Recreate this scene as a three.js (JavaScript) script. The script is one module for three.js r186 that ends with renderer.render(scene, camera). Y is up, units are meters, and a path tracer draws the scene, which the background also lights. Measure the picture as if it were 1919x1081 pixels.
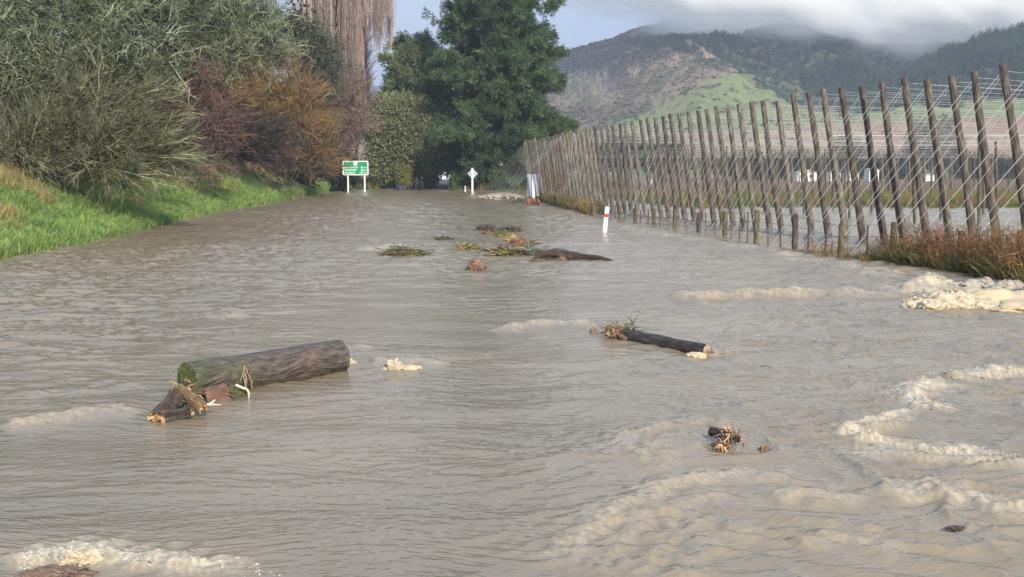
import * as THREE from 'three';
import { mergeGeometries } from 'three/addons/utils/BufferGeometryUtils.js';
import { MarchingCubes } from 'three/addons/objects/MarchingCubes.js';
import { createNoise2D, createNoise3D } from 'simplex-noise';

// ---------------------------------------------------------------- camera, sky, sun, exposure
const scene = new THREE.Scene();
const F = 1900, EYE = 2.0, PITCH = Math.atan(212.5 / F);
const camera = new THREE.PerspectiveCamera(2 * Math.atan(540.5 / F) * 180 / Math.PI, 1919 / 1081, 0.1, 6000);
camera.position.set(0, EYE, 0);
camera.rotation.x = -PITCH;
const renderer = new THREE.WebGLRenderer({ antialias: true });
renderer.toneMapping = THREE.LinearToneMapping;
renderer.toneMappingExposure = 1.37;
renderer.shadowMap.enabled = true;

const sun = new THREE.DirectionalLight(new THREE.Color(1, 0.9, 0.74), 5);
sun.name = 'sun';
sun.position.set(34, 52, 83); sun.target.position.set(0, 0, -60);
sun.position.add(sun.target.position);
sun.castShadow = true; sun.shadow.radius = 3; sun.shadow.mapSize.set(4096, 4096);
Object.assign(sun.shadow.camera, { left: -120, right: 120, top: 120, bottom: -120, near: 1, far: 400 });
scene.add(sun, sun.target);

function mulberry(a) { return () => { a = (a + 0x6d2b79f5) | 0; let t = Math.imul(a ^ (a >>> 15), 1 | a); t = (t + Math.imul(t ^ (t >>> 7), 61 | t)) ^ t; return ((t ^ (t >>> 14)) >>> 0) / 4294967296; }; }
const n2 = createNoise2D(mulberry(11)), n3 = createNoise3D(mulberry(23));
const fbm2 = (x, y, o = 4) => { let s = 0, a = 0.5; for (let i = 0; i < o; i++) { s += a * n2(x, y); x *= 2.03; y *= 2.03; a *= 0.5; } return s; };
const clamp = (x, a = 0, b = 1) => Math.min(b, Math.max(a, x));
const smooth = (a, b, x) => { const t = clamp((x - a) / (b - a)); return t * t * (3 - 2 * t); };
const lerp = (a, b, t) => a + (b - a) * t;
const V = (x, y, z) => new THREE.Vector3(x, y, z);

{ // pale hazy overcast, thin enough for the sun to come through
  const w = 1024, h = 512, d = new Float32Array(w * h * 4);
  for (let j = 0; j < h; j++) for (let i = 0; i < w; i++) {
    const el = ((j + 0.5) / h - 0.5) * Math.PI, az = (i + 0.5) / w * Math.PI * 2;
    const x = Math.cos(el) * Math.cos(az), y = Math.sin(el), z = Math.cos(el) * Math.sin(az);
    let n = 0, a = 0.5, f = 2.2; for (let k = 0; k < 4; k++) { n += a * n3(x * f, y * f * 2.2, z * f); a *= 0.5; f *= 2.1; }
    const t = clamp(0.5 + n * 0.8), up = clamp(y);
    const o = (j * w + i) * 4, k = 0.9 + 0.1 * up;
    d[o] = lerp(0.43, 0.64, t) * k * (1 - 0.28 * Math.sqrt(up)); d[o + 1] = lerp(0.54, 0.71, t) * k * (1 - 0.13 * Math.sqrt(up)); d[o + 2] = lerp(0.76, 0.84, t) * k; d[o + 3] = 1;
  }
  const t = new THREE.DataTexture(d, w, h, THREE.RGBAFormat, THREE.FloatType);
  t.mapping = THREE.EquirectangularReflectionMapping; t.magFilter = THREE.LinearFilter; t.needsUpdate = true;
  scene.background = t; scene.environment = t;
}

// ---------------------------------------------------------------- helpers
const cp = Math.cos(PITCH), sp = Math.sin(PITCH);
function ray(px, py) { const x = (px - 959.5) / F, y = -(py - 540.5) / F; return V(x, y * cp - sp, -cp - y * sp); }
const W = (px, py, y = 0) => { const r = ray(px, py), t = (y - EYE) / r.y; return V(r.x * t, y, r.z * t); };       // a place on the flood
const P = (px, py, d) => { const r = ray(px, py), t = d / -r.z; return V(r.x * t, EYE + r.y * t, -d); };            // a place at distance d

const taken = new Map();
function numbered(n) { const k = taken.get(n) ?? 0; taken.set(n, k + 1); return k ? n + '_' + String(k).padStart(3, '0') : n; }
function tag(o, label, category, group, kind) { Object.assign(o.userData, label ? { label } : {}, category ? { category } : {}, group ? { group } : {}, kind ? { kind } : {}); return o; }
function add(o, name, label, category, group, kind) { o.name = numbered(name); scene.add(o); o.castShadow = o.receiveShadow = true; return tag(o, label, category, group, kind); }
const structure = (o, name, label) => add(o, name, label, undefined, undefined, 'structure');
function thing(name, label, category, group, pos) { const g = new THREE.Group(); if (pos) g.position.copy(pos); return add(g, name, label, category, group); }
function part(parent, name, geo, mat, kind) { const m = geo.isObject3D ? geo : new THREE.Mesh(geo, mat); m.name = name; m.castShadow = m.receiveShadow = true; if (kind) m.userData.kind = kind; parent.add(m); return m; }
const rgb = (r, g, b) => new THREE.Color().setRGB(r, g, b);
const mat = (r, g, b, roughness = 0.9, more = {}) => new THREE.MeshStandardMaterial({ color: rgb(r, g, b), roughness, ...more });

class GB { // collects triangles with colours
  constructor() { this.p = []; this.n = []; this.c = []; this.i = []; this.col = [1, 1, 1]; }
  v(x, y, z, nx, ny, nz, c = this.col) { this.p.push(x, y, z); this.n.push(nx, ny, nz); this.c.push(c[0], c[1], c[2]); return this.p.length / 3 - 1; }
  tube(a, b, ra, rb, sides = 3, cap = false) {
    const d = V(0, 0, 0).subVectors(b, a).normalize(), u = Math.abs(d.y) < 0.9 ? V(0, 1, 0).cross(d).normalize() : V(1, 0, 0).cross(d).normalize(), w = d.clone().cross(u), s = this.p.length / 3;
    for (let k = 0; k < sides; k++) {
      const t = k / sides * 6.2832, x = Math.cos(t), y = Math.sin(t), nx = u.x * x + w.x * y, ny = u.y * x + w.y * y, nz = u.z * x + w.z * y;
      this.v(a.x + nx * ra, a.y + ny * ra, a.z + nz * ra, nx, ny, nz); this.v(b.x + nx * rb, b.y + ny * rb, b.z + nz * rb, nx, ny, nz);
    }
    for (let k = 0; k < sides; k++) { const q = s + k * 2, r = s + ((k + 1) % sides) * 2; this.i.push(q, r, q + 1, r, r + 1, q + 1); }
    if (cap) for (const [o, e, sg] of [[b, 1, 1], [a, 0, -1]]) { const s2 = this.p.length / 3; for (let k = 0; k < sides; k++) { const q = (s + k * 2 + e) * 3; this.v(this.p[q], this.p[q + 1], this.p[q + 2], d.x * sg, d.y * sg, d.z * sg); } const m = this.v(o.x, o.y, o.z, d.x * sg, d.y * sg, d.z * sg); for (let k = 0; k < sides; k++) sg > 0 ? this.i.push(s2 + k, s2 + (k + 1) % sides, m) : this.i.push(s2 + (k + 1) % sides, s2 + k, m); }
  }
  path(pts, r, sides = 3) { for (let k = 0; k < pts.length - 1; k++) this.tube(pts[k], pts[k + 1], r[k], r[k + 1], sides); }
  leaf(a, dir, side, len, wid, nrm) { // a diamond
    const n = nrm ?? side.clone().cross(dir).normalize(), m = a.clone().addScaledVector(dir, len * 0.45), e = a.clone().addScaledVector(dir, len);
    const q = [a, m.clone().addScaledVector(side, wid / 2), e, m.clone().addScaledVector(side, -wid / 2)].map((p) => this.v(p.x, p.y, p.z, n.x, n.y, n.z));
    this.i.push(q[0], q[1], q[2], q[0], q[2], q[3]);
  }
  geo() { const g = new THREE.BufferGeometry(); g.setAttribute('position', new THREE.Float32BufferAttribute(this.p, 3)); g.setAttribute('normal', new THREE.Float32BufferAttribute(this.n, 3)); g.setAttribute('color', new THREE.Float32BufferAttribute(this.c, 3)); g.setIndex(this.i); return g; }
}
const vcol = (roughness = 0.9, more = {}) => new THREE.MeshStandardMaterial({ vertexColors: true, roughness, ...more });
const BARK = vcol(0.92), DULL = vcol(0.95), LEAF = new THREE.MeshPhysicalMaterial({ vertexColors: true, roughness: 1, transmission: 0.35, thickness: 0, specularIntensity: 0.4 });
function instanced(geo, m, list) { // list of {p, q | dir, s, c}
  const o = new THREE.InstancedMesh(geo, m, list.length), M = new THREE.Matrix4(), q = new THREE.Quaternion(), up = V(0, 1, 0), S = V(1, 1, 1), spin = new THREE.Quaternion();
  list.forEach((e, k) => {
    if (e.q) q.copy(e.q); else { q.setFromUnitVectors(up, e.dir); if (e.spin !== undefined) q.multiply(spin.setFromAxisAngle(up, e.spin)); }
    S.set(e.sx ?? e.s, e.sy ?? e.s, e.sz ?? e.s);
    o.setMatrixAt(k, M.compose(e.p, q, S)); o.setColorAt(k, e.c);
  });
  return o;
}
function noiseTex(size, fn, srgb = false) {
  const d = new Uint8Array(size * size * 4);
  for (let j = 0; j < size; j++) for (let i = 0; i < size; i++) { const v = fn(i / size, j / size), o = (j * size + i) * 4; for (let k = 0; k < 3; k++) d[o + k] = clamp(Array.isArray(v) ? v[k] : v) * 255; d[o + 3] = 255; }
  const t = new THREE.DataTexture(d, size, size); t.wrapS = t.wrapT = THREE.RepeatWrapping; t.magFilter = THREE.LinearFilter; if (srgb) t.colorSpace = THREE.SRGBColorSpace; t.needsUpdate = true; return t;
}
const tile = (u, v, fu, fv, seed) => { const a = u * 6.2832, b = v * 6.2832, R = fu / 6.2832, S = fv / 6.2832; return n3(Math.cos(a) * R + seed, Math.sin(a) * R + Math.cos(b) * S, Math.sin(b) * S - seed); };
const ORD = ['first', 'second', 'third', 'fourth', 'fifth', 'sixth', 'seventh', 'eighth', 'ninth', 'tenth', 'eleventh', 'twelfth', 'thirteenth', 'fourteenth', 'fifteenth', 'sixteenth', 'seventeenth', 'eighteenth', 'nineteenth'];
const TENS = ['', '', 'twenty', 'thirty', 'forty', 'fifty', 'sixty'];
const ordinal = (n) => n < 20 ? ORD[n - 1] : n % 10 ? TENS[n / 10 | 0] + '-' + ORD[n % 10 - 1] : TENS[n / 10 | 0].replace('y', 'ieth');

// ---------------------------------------------------------------- the lie of the land
const poly = (pts) => (d) => { // x as a function of distance
  if (d <= pts[0][0]) { const [a, b] = pts; return a[1] + (d - a[0]) * (b[1] - a[1]) / (b[0] - a[0]); }
  for (let k = 1; k < pts.length; k++) if (d <= pts[k][0] || k === pts.length - 1) { const a = pts[k - 1], b = pts[k]; return a[1] + (d - a[0]) * (b[1] - a[1]) / (b[0] - a[0]); }
};
const fromPx = (list) => list.map(([x, y]) => { const w = W(x, y); return [-w.z, w.x]; });
const bankX = poly(fromPx([[0, 480], [110, 460], [200, 443], [300, 418], [400, 397], [500, 380], [570, 366], [612, 358]]));   // the waterline on the left
const fenceX = poly(fromPx([[1919, 545], [1673, 496], [1575, 484], [1489, 468], [1417, 456], [1357, 443], [1264, 428], [1162, 412], [1100, 401], [1013, 378], [960, 364]]));
const poleX = poly([[19, 14.9], [26, 12.9], [33, 11.0], [40.4, 9.2], [44.7, 8.3], [60, 5.1], [82, 1.75]]);
const BANK_END = 122;
function ground(x, z) {
  const d = -z;
  let h = -0.55 + 0.06 * n2(x * 0.15, z * 0.15);
  // dry ground across the far end of the road and over the flooded paddock
  const far = smooth(114, 150, d + 4 * n2(x * 0.08, 3)) * 1.0;
  h += far * (1.0 + 0.0018 * Math.max(0, d - 168));
  if (x > fenceX(Math.min(d, 130)) + 3) h = Math.max(h, -0.55 + smooth(56, 66, d + 1.6 * n2(x * 0.12, 9) + 0.9 * n2(x * 0.5, 4)) * smooth(2, 9, x - fenceX(Math.min(d, 110))) * (0.72 + 0.004 * Math.max(0, d - 60)));
  const s = bankX(Math.min(d, BANK_END)) - x + 0.25 * n2(z * 0.6, 1) + 0.12 * n2(z * 2.3, 5);
  const e = smooth(BANK_END + 8, BANK_END - 3, d);
  if (s > -1.5) { const b = s < 0 ? s * 0.4 - 0.02 : 2.05 * smooth(-0.9, 5.2, s) + 0.012 * s + 0.12 * n2(x * 0.5, z * 0.5) * clamp(s) - 0.12; h = Math.max(h, lerp(h, Math.max(b, -0.5), e)); }
  if (s > 1 && d > BANK_END - 5) h = Math.max(h, 0.3 + 0.12 * n2(x * 0.2, z * 0.2));
  return h;
}
// the hills beyond the valley floor
const crest1 = poly([[-500, 90], [-130, 75], [-30, 98], [42, 112], [95, 127], [165, 150], [220, 158], [270, 156], [330, 150], [400, 150], [700, 170]]);
const crest2 = poly([[100, 20], [165, 28], [195, 39], [225, 49], [254, 61], [274, 74], [312, 87], [400, 124], [700, 190]]);
const rise = poly([[290, 0], [370, 0.03], [400, 0.05], [440, 0.16], [560, 0.215], [640, 0.34], [950, 1], [1250, 0.75]]);
function hill(x, z) {
  const d = -z;
  const spur = 70 * Math.exp(-(((x - 112) / 42) ** 2)) + 20 * Math.exp(-(((x - 225) / 30) ** 2)) - 110 * smooth(215, 275, x) - 42 * Math.exp(-(((x - 35) / 40) ** 2)) - 30 * Math.exp(-(((x - 182) / 26) ** 2)) + 24 * fbm2(x * 0.012, z * 0.006 + 4, 3);
  const up = smooth(440, 640, d);
  let h = crest1(x) * rise(clamp(d + spur * up * smooth(930, 680, d), 290, 1250));
  if (x > 150) { const c = crest2(x) + 5 * n2(x * 0.03, z * 0.02), h2 = d < 640 ? 24 + (c - 24) * smooth(450, 640, d) : c * (1 - 0.4 * smooth(640, 900, d)), k = smooth(150, 200, x) * smooth(440, 480, d); h = lerp(h, Math.max(h, h2) + 3 * Math.exp(-Math.abs(h - h2) / 5), k); }
  h += smooth(420, 620, d) * lerp(6.5, 3, smooth(700, 850, d)) * fbm2(x * 0.02, z * 0.02, 5) + smooth(380, 440, d) * 2.2 * fbm2(x * 0.06, z * 0.06, 3);
  return h + 0.9 * smooth(290, 330, d);
}

function sheet(xs, zs, hf, cf, fine) {
  const nx = xs.length, nz = zs.length, p = new Float32Array(nx * nz * 3), c = new Float32Array(nx * nz * 3), uv = new Float32Array(nx * nz * 2), idx = [];
  for (let j = 0; j < nz; j++) for (let i = 0; i < nx; i++) { const k = j * nx + i, y = hf(xs[i], zs[j]); p.set([xs[i], y, zs[j]], k * 3); c.set(cf(xs[i], y, zs[j]), k * 3); uv.set([xs[i], zs[j]], k * 2); }
  for (let j = 0; j < nz - 1; j++) for (let i = 0; i < nx - 1; i++) { const a = j * nx + i, b = a + 1, e = a + nx, f = e + 1; idx.push(a, e, b, b, e, f); }
  const g = new THREE.BufferGeometry(); g.setAttribute('position', new THREE.BufferAttribute(p, 3)); g.setAttribute('color', new THREE.BufferAttribute(c, 3)); g.setAttribute('uv', new THREE.BufferAttribute(uv, 2)); g.setIndex(idx); g.computeVertexNormals(); return g;
}
const steps = (...runs) => { const o = []; for (const [a, b, s] of runs) { const n = Math.max(1, Math.round(Math.abs(b - a) / s)); for (let k = 0; k < n; k++) o.push(a + (b - a) * k / n); } o.push(runs.at(-1)[1]); return o; };
const mix3 = (a, b, t) => [lerp(a[0], b[0], t), lerp(a[1], b[1], t), lerp(a[2], b[2], t)];
const soilBump = noiseTex(256, (u, v) => 0.5 + 0.25 * tile(u, v, 14, 14, 3) + 0.2 * tile(u, v, 40, 40, 7));
{
  const xs = steps([-1500, -200, 130], [-200, -60, 8], [-60, 34, 0.6], [34, 120, 3], [120, 400, 14], [400, 1500, 110]);
  const zs = steps([400, 40, 60], [40, -16, 4], [-16, -60, 0.5], [-60, -175, 1.1], [-175, -330, 5]);
  const mud = [0.16, 0.12, 0.075], green = [0.075, 0.13, 0.03], straw = [0.25, 0.19, 0.09], brown = [0.15, 0.085, 0.05], road = [0.07, 0.07, 0.072];
  const g = sheet(xs, zs, ground, (x, y, z) => {
    const d = -z, s = bankX(Math.min(d, BANK_END)) - x, n = 0.5 + 0.5 * fbm2(x * 0.3, z * 0.3, 3);
    if (s > 0.2) return mix3(mix3(green, straw, clamp(n * 1.3 - 0.35)), [0.05, 0.04, 0.025], smooth(4.5, 6.5, s + n));
    if (d > 125 && Math.abs(x - (-13 - (d - 150) * 0.05)) < 3.4) return road;
    if (y < -0.1) return mud;
    return mix3(mix3(brown, green, smooth(0.25, 0.1, y) * 0.9 * (0.4 + n)), straw, clamp(fbm2(x * 0.05, z * 0.09, 3) * 0.9 + 0.15));
  });
  structure(new THREE.Mesh(g, vcol(0.97, { bumpMap: soilBump, bumpScale: 0.04 })), 'ground', 'muddy paddock ground, grass bank and road bed around the flood');
}
// hill and terraces: colour follows what grows there, save the left face, painted as shaded
const slashX = (x, y) => fbm2(x * 0.05, y * 0.12, 4);
function cover(x, y, z) { // what covers a point of the hillside
  const d = -z, n = fbm2(x * 0.03, z * 0.03, 4), f = fbm2(x * 0.11, z * 0.11, 3);
  if (d < 395) return n + f * 0.3 > 0.15 ? 'straw' : 'meadow';
  if (d < 445 + 14 * n) return x > 150 ? (f > 0.22 ? 'straw' : 'rust') : (f > 0.0 ? 'straw' : 'dry');
  if (x > 165 && d < 535 + 20 * n + (x - 200) * 0.1 && y < 42) return 'pasture';
  if (x > 188 + 10 * n && (y < crest2(x) + 32 + 26 || d < 640)) return d < 700 ? 'forest' : 'plantation';
  const edge = 64 - Math.abs(x - 136) * (x < 136 ? 0.42 : 0.75) + 7 * n;
  if (y < edge && y < 68 && x < 190) return f > 0.32 ? 'scrub' : 'pasture';
  const e1 = ((x - 208 + (y - 78) * 0.9) / 10) ** 2 + ((y - 78 + (x - 208) * 0.12) / 17) ** 2, e2 = ((x - 252 + (y - 88) * 0.9) / 13) ** 2 + ((y - 88) / 17) ** 2;
  if (e1 + 1.2 * f < 1 || e2 + 1.2 * f < 1) return 'bracken';
  if (Math.abs(x - 133 + (y - 92) * 0.12) < 2.6 + 2 * f && y > 80 && y < 103) return 'slip';
  if (x > 132 + (72 - y) * 0.8 + 14 * n && y < 118) return 'plantation';
  if (x < 78 + 10 * n && y > 58) return 'paintedShade';  // shade of the left face put into its ground colour
  return f + n > 0.12 ? 'dry' : 'scrub';
}
const COVER = { straw: [0.25, 0.2, 0.12], meadow: [0.1, 0.14, 0.05], rust: [0.2, 0.12, 0.075], dry: [0.175, 0.13, 0.095], pasture: [0.15, 0.185, 0.075], forest: [0.045, 0.075, 0.04], plantation: [0.105, 0.115, 0.06], scrub: [0.075, 0.085, 0.05], bracken: [0.19, 0.075, 0.06], slip: [0.36, 0.22, 0.14], paintedShade: [0.1, 0.09, 0.08] };
{
  const xs = steps([-1400, -330, 70], [-330, -60, 12], [-60, 400, 2.6], [400, 700, 15], [700, 1500, 90]), zs = steps([-284, -400, 5], [-400, -760, 2.6], [-760, -1000, 4], [-1000, -1300, 20]);
  const g = sheet(xs, zs, (x, z) => hill(clamp(x, -490, 690), z), (x, y, z) => { const c = COVER[cover(x, y, z)], k = 1 + 0.35 * fbm2(x * 0.22, z * 0.22, 3); return [c[0] * k, c[1] * k, c[2] * k]; });
  structure(new THREE.Mesh(g, vcol(0.97)), 'hill', 'scrubby hillside with pasture, young pines and low cloud on its top');
  // a bluer range behind on the left
  const g2 = sheet(steps([-1500, 200, 40]), steps([-1500, -2300, 40]), (x, z) => 245 * smooth(-1500, -2100, z) * (0.8 + 0.4 * fbm2(x * 0.002, z * 0.001, 4)) * lerp(1, 0.75, smooth(-600, 0, x)), () => [0.06, 0.075, 0.06]);
  structure(new THREE.Mesh(g2, vcol(0.97)), 'distant_hill', 'far wooded hill behind the roadside trees');
}
{ // young pines, forest and scrub on the hill: too many to count
  const r = mulberry(5), mk = (fn) => { const b = new GB(); fn(b); return b.geo(); };
  const pine = mk((b) => { for (let k = 0; k < 7; k++) { const y0 = k / 7, w = 0.42 * (1 - y0) + 0.05; for (let a = 0; a < 7; a++) { const t = a * 0.8976 + k, dx = Math.cos(t), dz = Math.sin(t); b.col = [1, 1, 1].map(() => 0.75 + 0.4 * ((a * 7 + k * 3) % 5) / 5); b.leaf(V(0, y0 + 0.16, 0), V(dx * 0.9, -0.3, dz * 0.9).normalize(), V(-dz, 0, dx), w, w * 0.8); } } b.tube(V(0, -0.2, 0), V(0, 1, 0), 0.03, 0.005, 4); });
  const bush = mk((b) => { for (let k = 0; k < 26; k++) { const t = k * 2.4, y = (k + 0.5) / 26, q = Math.sqrt(1 - y * y), n = V(Math.cos(t) * q, y, Math.sin(t) * q), s = V(-Math.sin(t), 0.2, Math.cos(t)).normalize(); b.col = [1, 1, 1].map(() => 0.7 + 0.5 * ((k * 13) % 7) / 7); b.leaf(n.clone().multiplyScalar(0.35), n.clone().applyAxisAngle(s, 0.5), s, 0.6, 0.5); } });
  const lp = [], lb = [], up = V(0, 1, 0);
  for (let k = 0; k < 60000; k++) {
    const d = 330 + 650 * Math.sqrt(r()), x = -40 + r() * 460, z = -d; if (x > d * 0.56) continue;
    const y = hill(x, z), w = cover(x, y, z), q = r();
    if (w === 'forest') { lp.push({ p: V(x, y - 0.2, z), dir: up, spin: r() * 6, s: 4.2 + 3.4 * r(), c: rgb(0.05 + 0.03 * r(), 0.1 + 0.04 * r(), 0.06 + 0.02 * r()) }); }
    else if (w === 'plantation') { if (Math.sin(x * 0.55 + y * 1.1 + n2(x * 0.05, z * 0.05) * 2) > -0.2 && q < 0.85) lp.push({ p: V(x, y - 0.2, z), dir: up, spin: r() * 6, s: 2.2 + 2.2 * r(), c: rgb(0.06 + 0.03 * r(), 0.135 + 0.05 * r(), 0.085 + 0.02 * r()) }); }
    else if (w === 'pasture') { if (q < 0.012) lb.push({ p: V(x, y, z), dir: up, spin: r() * 6, s: 1 + 1.2 * r(), c: rgb(0.11, 0.13, 0.07) }); }
    else if (w === 'bracken') { if (q < 0.3) lb.push({ p: V(x, y - 0.1, z), dir: up, spin: r() * 6, s: 0.8 + r(), c: rgb(0.13 + 0.1 * r(), 0.05, 0.045) }); }
    else if (w !== 'slip' && q < (w === 'scrub' ? 0.7 : w === 'paintedShade' ? 0.5 : d < 450 ? 0.06 : 0.3)) { const g = r(); lb.push({ p: V(x, y - 0.2, z), dir: up, spin: r() * 6, s: 0.9 + 1.7 * r() * r(), c: g < 0.5 ? rgb(0.17 + 0.05 * r(), 0.16, 0.11) : rgb(0.26 + 0.06 * r(), 0.21, 0.165) }); }
  }
  add(instanced(pine, DULL, lp), 'conifer_plantation', 'dark green conifers planted across the hillside', 'trees', undefined, 'stuff');
  add(instanced(bush, DULL, lb), 'hillside_scrub', 'low brown and olive scrub on the hillside', 'scrub', undefined, 'stuff');
}

// ---------------------------------------------------------------- flood water
const RIDGES = [ // crest lines on the water: pixel path, height, width downstream / upstream, foam
  [[[0, 806], [90, 792], [180, 778], [285, 765]], 0.09, 0.16, 0.3],
  [[[0, 742], [120, 735], [300, 716]], 0.035, 0.2, 0.1],
  [[[30, 1068], [90, 1046], [150, 1036], [205, 1046], [330, 1062], [520, 1072]], 0.07, 0.11, 0.75],
  [[[690, 678], [735, 676], [790, 680], [850, 690]], 0.07, 0.13, 0.35],
  [[[650, 655], [670, 650], [700, 655]], 0.05, 0.1, 0.3],
  [[[930, 622], [1000, 612], [1060, 609], [1120, 612]], 0.11, 0.16, 0.35],
  [[[1200, 618], [1300, 628], [1420, 640], [1520, 640]], 0.03, 0.2, 0],
  [[[1290, 655], [1320, 658], [1350, 668]], 0.05, 0.1, 0.4],
  [[[1255, 566], [1330, 560], [1450, 556], [1560, 555], [1700, 552]], 0.2, 0.28, 0.35],
  [[[1700, 556], [1760, 545], [1840, 548], [1930, 562], [2050, 580]], 0.34, 0.38, 0.75],
  [[[1760, 710], [1840, 706], [1930, 700], [2060, 694]], 0.1, 0.15, 0.7],
  [[[1765, 712], [1690, 736], [1720, 762], [1800, 775]], 0.08, 0.12, 0.9],
  [[[1720, 766], [1640, 788], [1580, 808], [1650, 832], [1780, 848], [1930, 858]], 0.065, 0.1, 0.85],
  [[[1600, 862], [1640, 852], [1720, 862], [1850, 878], [1990, 890]], 0.06, 0.13, 0.4],
  [[[1680, 942], [1720, 925], [1790, 935], [1900, 960], [2020, 985]], 0.075, 0.14, 0.45],
  [[[1150, 850], [1175, 820], [1230, 802], [1310, 794], [1400, 800]], 0.05, 0.11, 0.25],
  [[[1190, 870], [1215, 835], [1260, 818], [1320, 815]], 0.04, 0.09, 0.2],
  [[[1230, 885], [1250, 852], [1290, 838], [1330, 836]], 0.035, 0.09, 0.1],
  [[[1050, 1081], [1095, 1010], [1160, 955], [1260, 912], [1400, 890], [1540, 905]], 0.06, 0.12, 0.3],
  [[[1110, 1100], [1150, 1030], [1210, 978], [1290, 945], [1400, 925]], 0.05, 0.1, 0.15],
  [[[1190, 1100], [1225, 1040], [1280, 995], [1350, 968]], 0.045, 0.1, 0.1],
  [[[1270, 1100], [1300, 1045], [1350, 1010], [1440, 985]], 0.045, 0.1, 0.1],
  [[[1440, 940], [1520, 930], [1620, 950]], 0.05, 0.13, 0.25],
  [[[1480, 1020], [1580, 1010], [1700, 1035]], 0.05, 0.13, 0.15],
  [[[1140, 421], [1230, 438], [1320, 452], [1420, 468]], 0.09, 0.3, 0.2],
  [[[1430, 474], [1520, 490], [1620, 506], [1700, 520]], 0.1, 0.28, 0.25],
  [[[1540, 520], [1600, 512], [1680, 524]], 0.1, 0.2, 0.25],
  [[[1380, 462], [1440, 470], [1480, 482]], 0.08, 0.2, 0.3],
  [[[280, 682], [200, 676], [120, 680], [20, 690]], 0.035, 0.2, 0.08],
  [[[395, 596], [420, 592], [440, 596]], 0.06, 0.2, 0.25],
  [[[900, 372], [940, 366], [985, 372]], 0.32, 0.7, 0.8],
  [[[690, 470], [740, 461], [790, 462]], 0.06, 0.3, 0.5],
  [[[780, 356], [840, 354], [900, 360]], 0.16, 1.0, 0.5],
].map(([pts, h, w, foam]) => ({ pts: pts.map(([x, y]) => W(x, y)), h, w, foam }));
for (const q of RIDGES) { q.x0 = Math.min(...q.pts.map((p) => p.x)) - q.w * 6; q.x1 = Math.max(...q.pts.map((p) => p.x)) + q.w * 6; q.z0 = Math.min(...q.pts.map((p) => p.z)) - q.w * 6; q.z1 = Math.max(...q.pts.map((p) => p.z)) + q.w * 6; }
function water(x, z) { // [height, foam]
  const d = -z, near = smooth(120, 20, d);
  const right = smooth(-1.5, 3.5, x - (d - 6) * 0.12) * smooth(30, 7, d), edge = smooth(5, 0, Math.abs(fenceX(clamp(d, 12, 90)) - 1 - x)) * smooth(8, 14, d), left = smooth(0, 6, -x - 1.5) * smooth(6, 13, d);
  const wx = x + 0.35 * n2(x * 0.5, z * 0.5), wz = z + 0.25 * n2(x * 0.4 + 9, z * 0.6);
  const rid = (a, b) => { const n = 1 - Math.abs(n2(a, b)); return n * n; };
  const busy = clamp(0.5 + 0.7 * n2(x * 0.22 + 3, z * 0.35) + 0.5 * right + 0.5 * left, 0.18, 1.2);
  let h = 0.014 * n2(wx * 0.4, wz * 0.8) + busy * (0.0095 * n2(wx * 0.7, wz * 3.4 + 0.35 * wx) + 0.0055 * n2(wx * 2.2, wz * 9 + 0.8 * wx) + 0.0017 * n2(wx * 7, wz * 24));
  h += 1.5 * right * (0.032 * rid(wx * 0.75 + wz * 0.5, wz * 1.5 - wx * 0.35) + 0.016 * rid(wx * 1.7 + 5, wz * 3.4)) - right * 0.03;
  h += edge * (0.06 * rid(wx * 0.55, wz * 0.8) + 0.035 * n2(wx * 1.5, wz * 2.4)) - edge * 0.03;
  h += left * (0.034 * n2(wx * 0.8, wz * 2.3) + 0.024 * n2(wx * 2.1, wz * 5.4) + 0.007 * n2(wx * 5, wz * 14)) ;
  h += 0.05 * smooth(18, 60, d) * n2(wx * 0.35, wz * 0.5) + 0.04 * smooth(20, 70, d) * n2(wx * 0.9, wz * 1.3) + 0.02 * smooth(12, 26, d) * n2(wx * 1.8, wz * 3.1);
  let foam = 0;
  for (const q of RIDGES) {
    if (x < q.x0 || x > q.x1 || z < q.z0 || z > q.z1) continue;
    let best = 1e9, side = 1, along = 0;
    for (let k = 0; k < q.pts.length - 1; k++) {
      const a = q.pts[k], b = q.pts[k + 1], ux = b.x - a.x, uz = b.z - a.z, L2 = ux * ux + uz * uz, t = clamp(((x - a.x) * ux + (z - a.z) * uz) / L2), ex = x - a.x - ux * t, ez = z - a.z - uz * t, D = Math.hypot(ex, ez);
      if (D < best) { best = D; side = Math.sign(ux * ez - uz * ex); along = (k + t) / (q.pts.length - 1); }
    }
    const ww = q.w * (1 + 0.5 * n2(x / q.w * 0.5, z / q.w * 0.5)) * (side > 0 ? 0.8 : 1.5), e = Math.exp(-((best / ww) ** 2)), ends = smooth(0, 0.12, along) * smooth(1, 0.82, along);
    const rough = 0.62 + 0.3 * n2(x / q.w * 0.4, z / q.w * 0.7) + 0.12 * n2(x / q.w * 0.9, z / q.w * 1.6);
    h += q.h * e * ends * rough; foam = Math.max(foam, q.foam * e * ends * (0.75 + 0.7 * n2(x / q.w * 2.2, z / q.w * 3)));
  }
  return [h, clamp(foam)];
}
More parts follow.
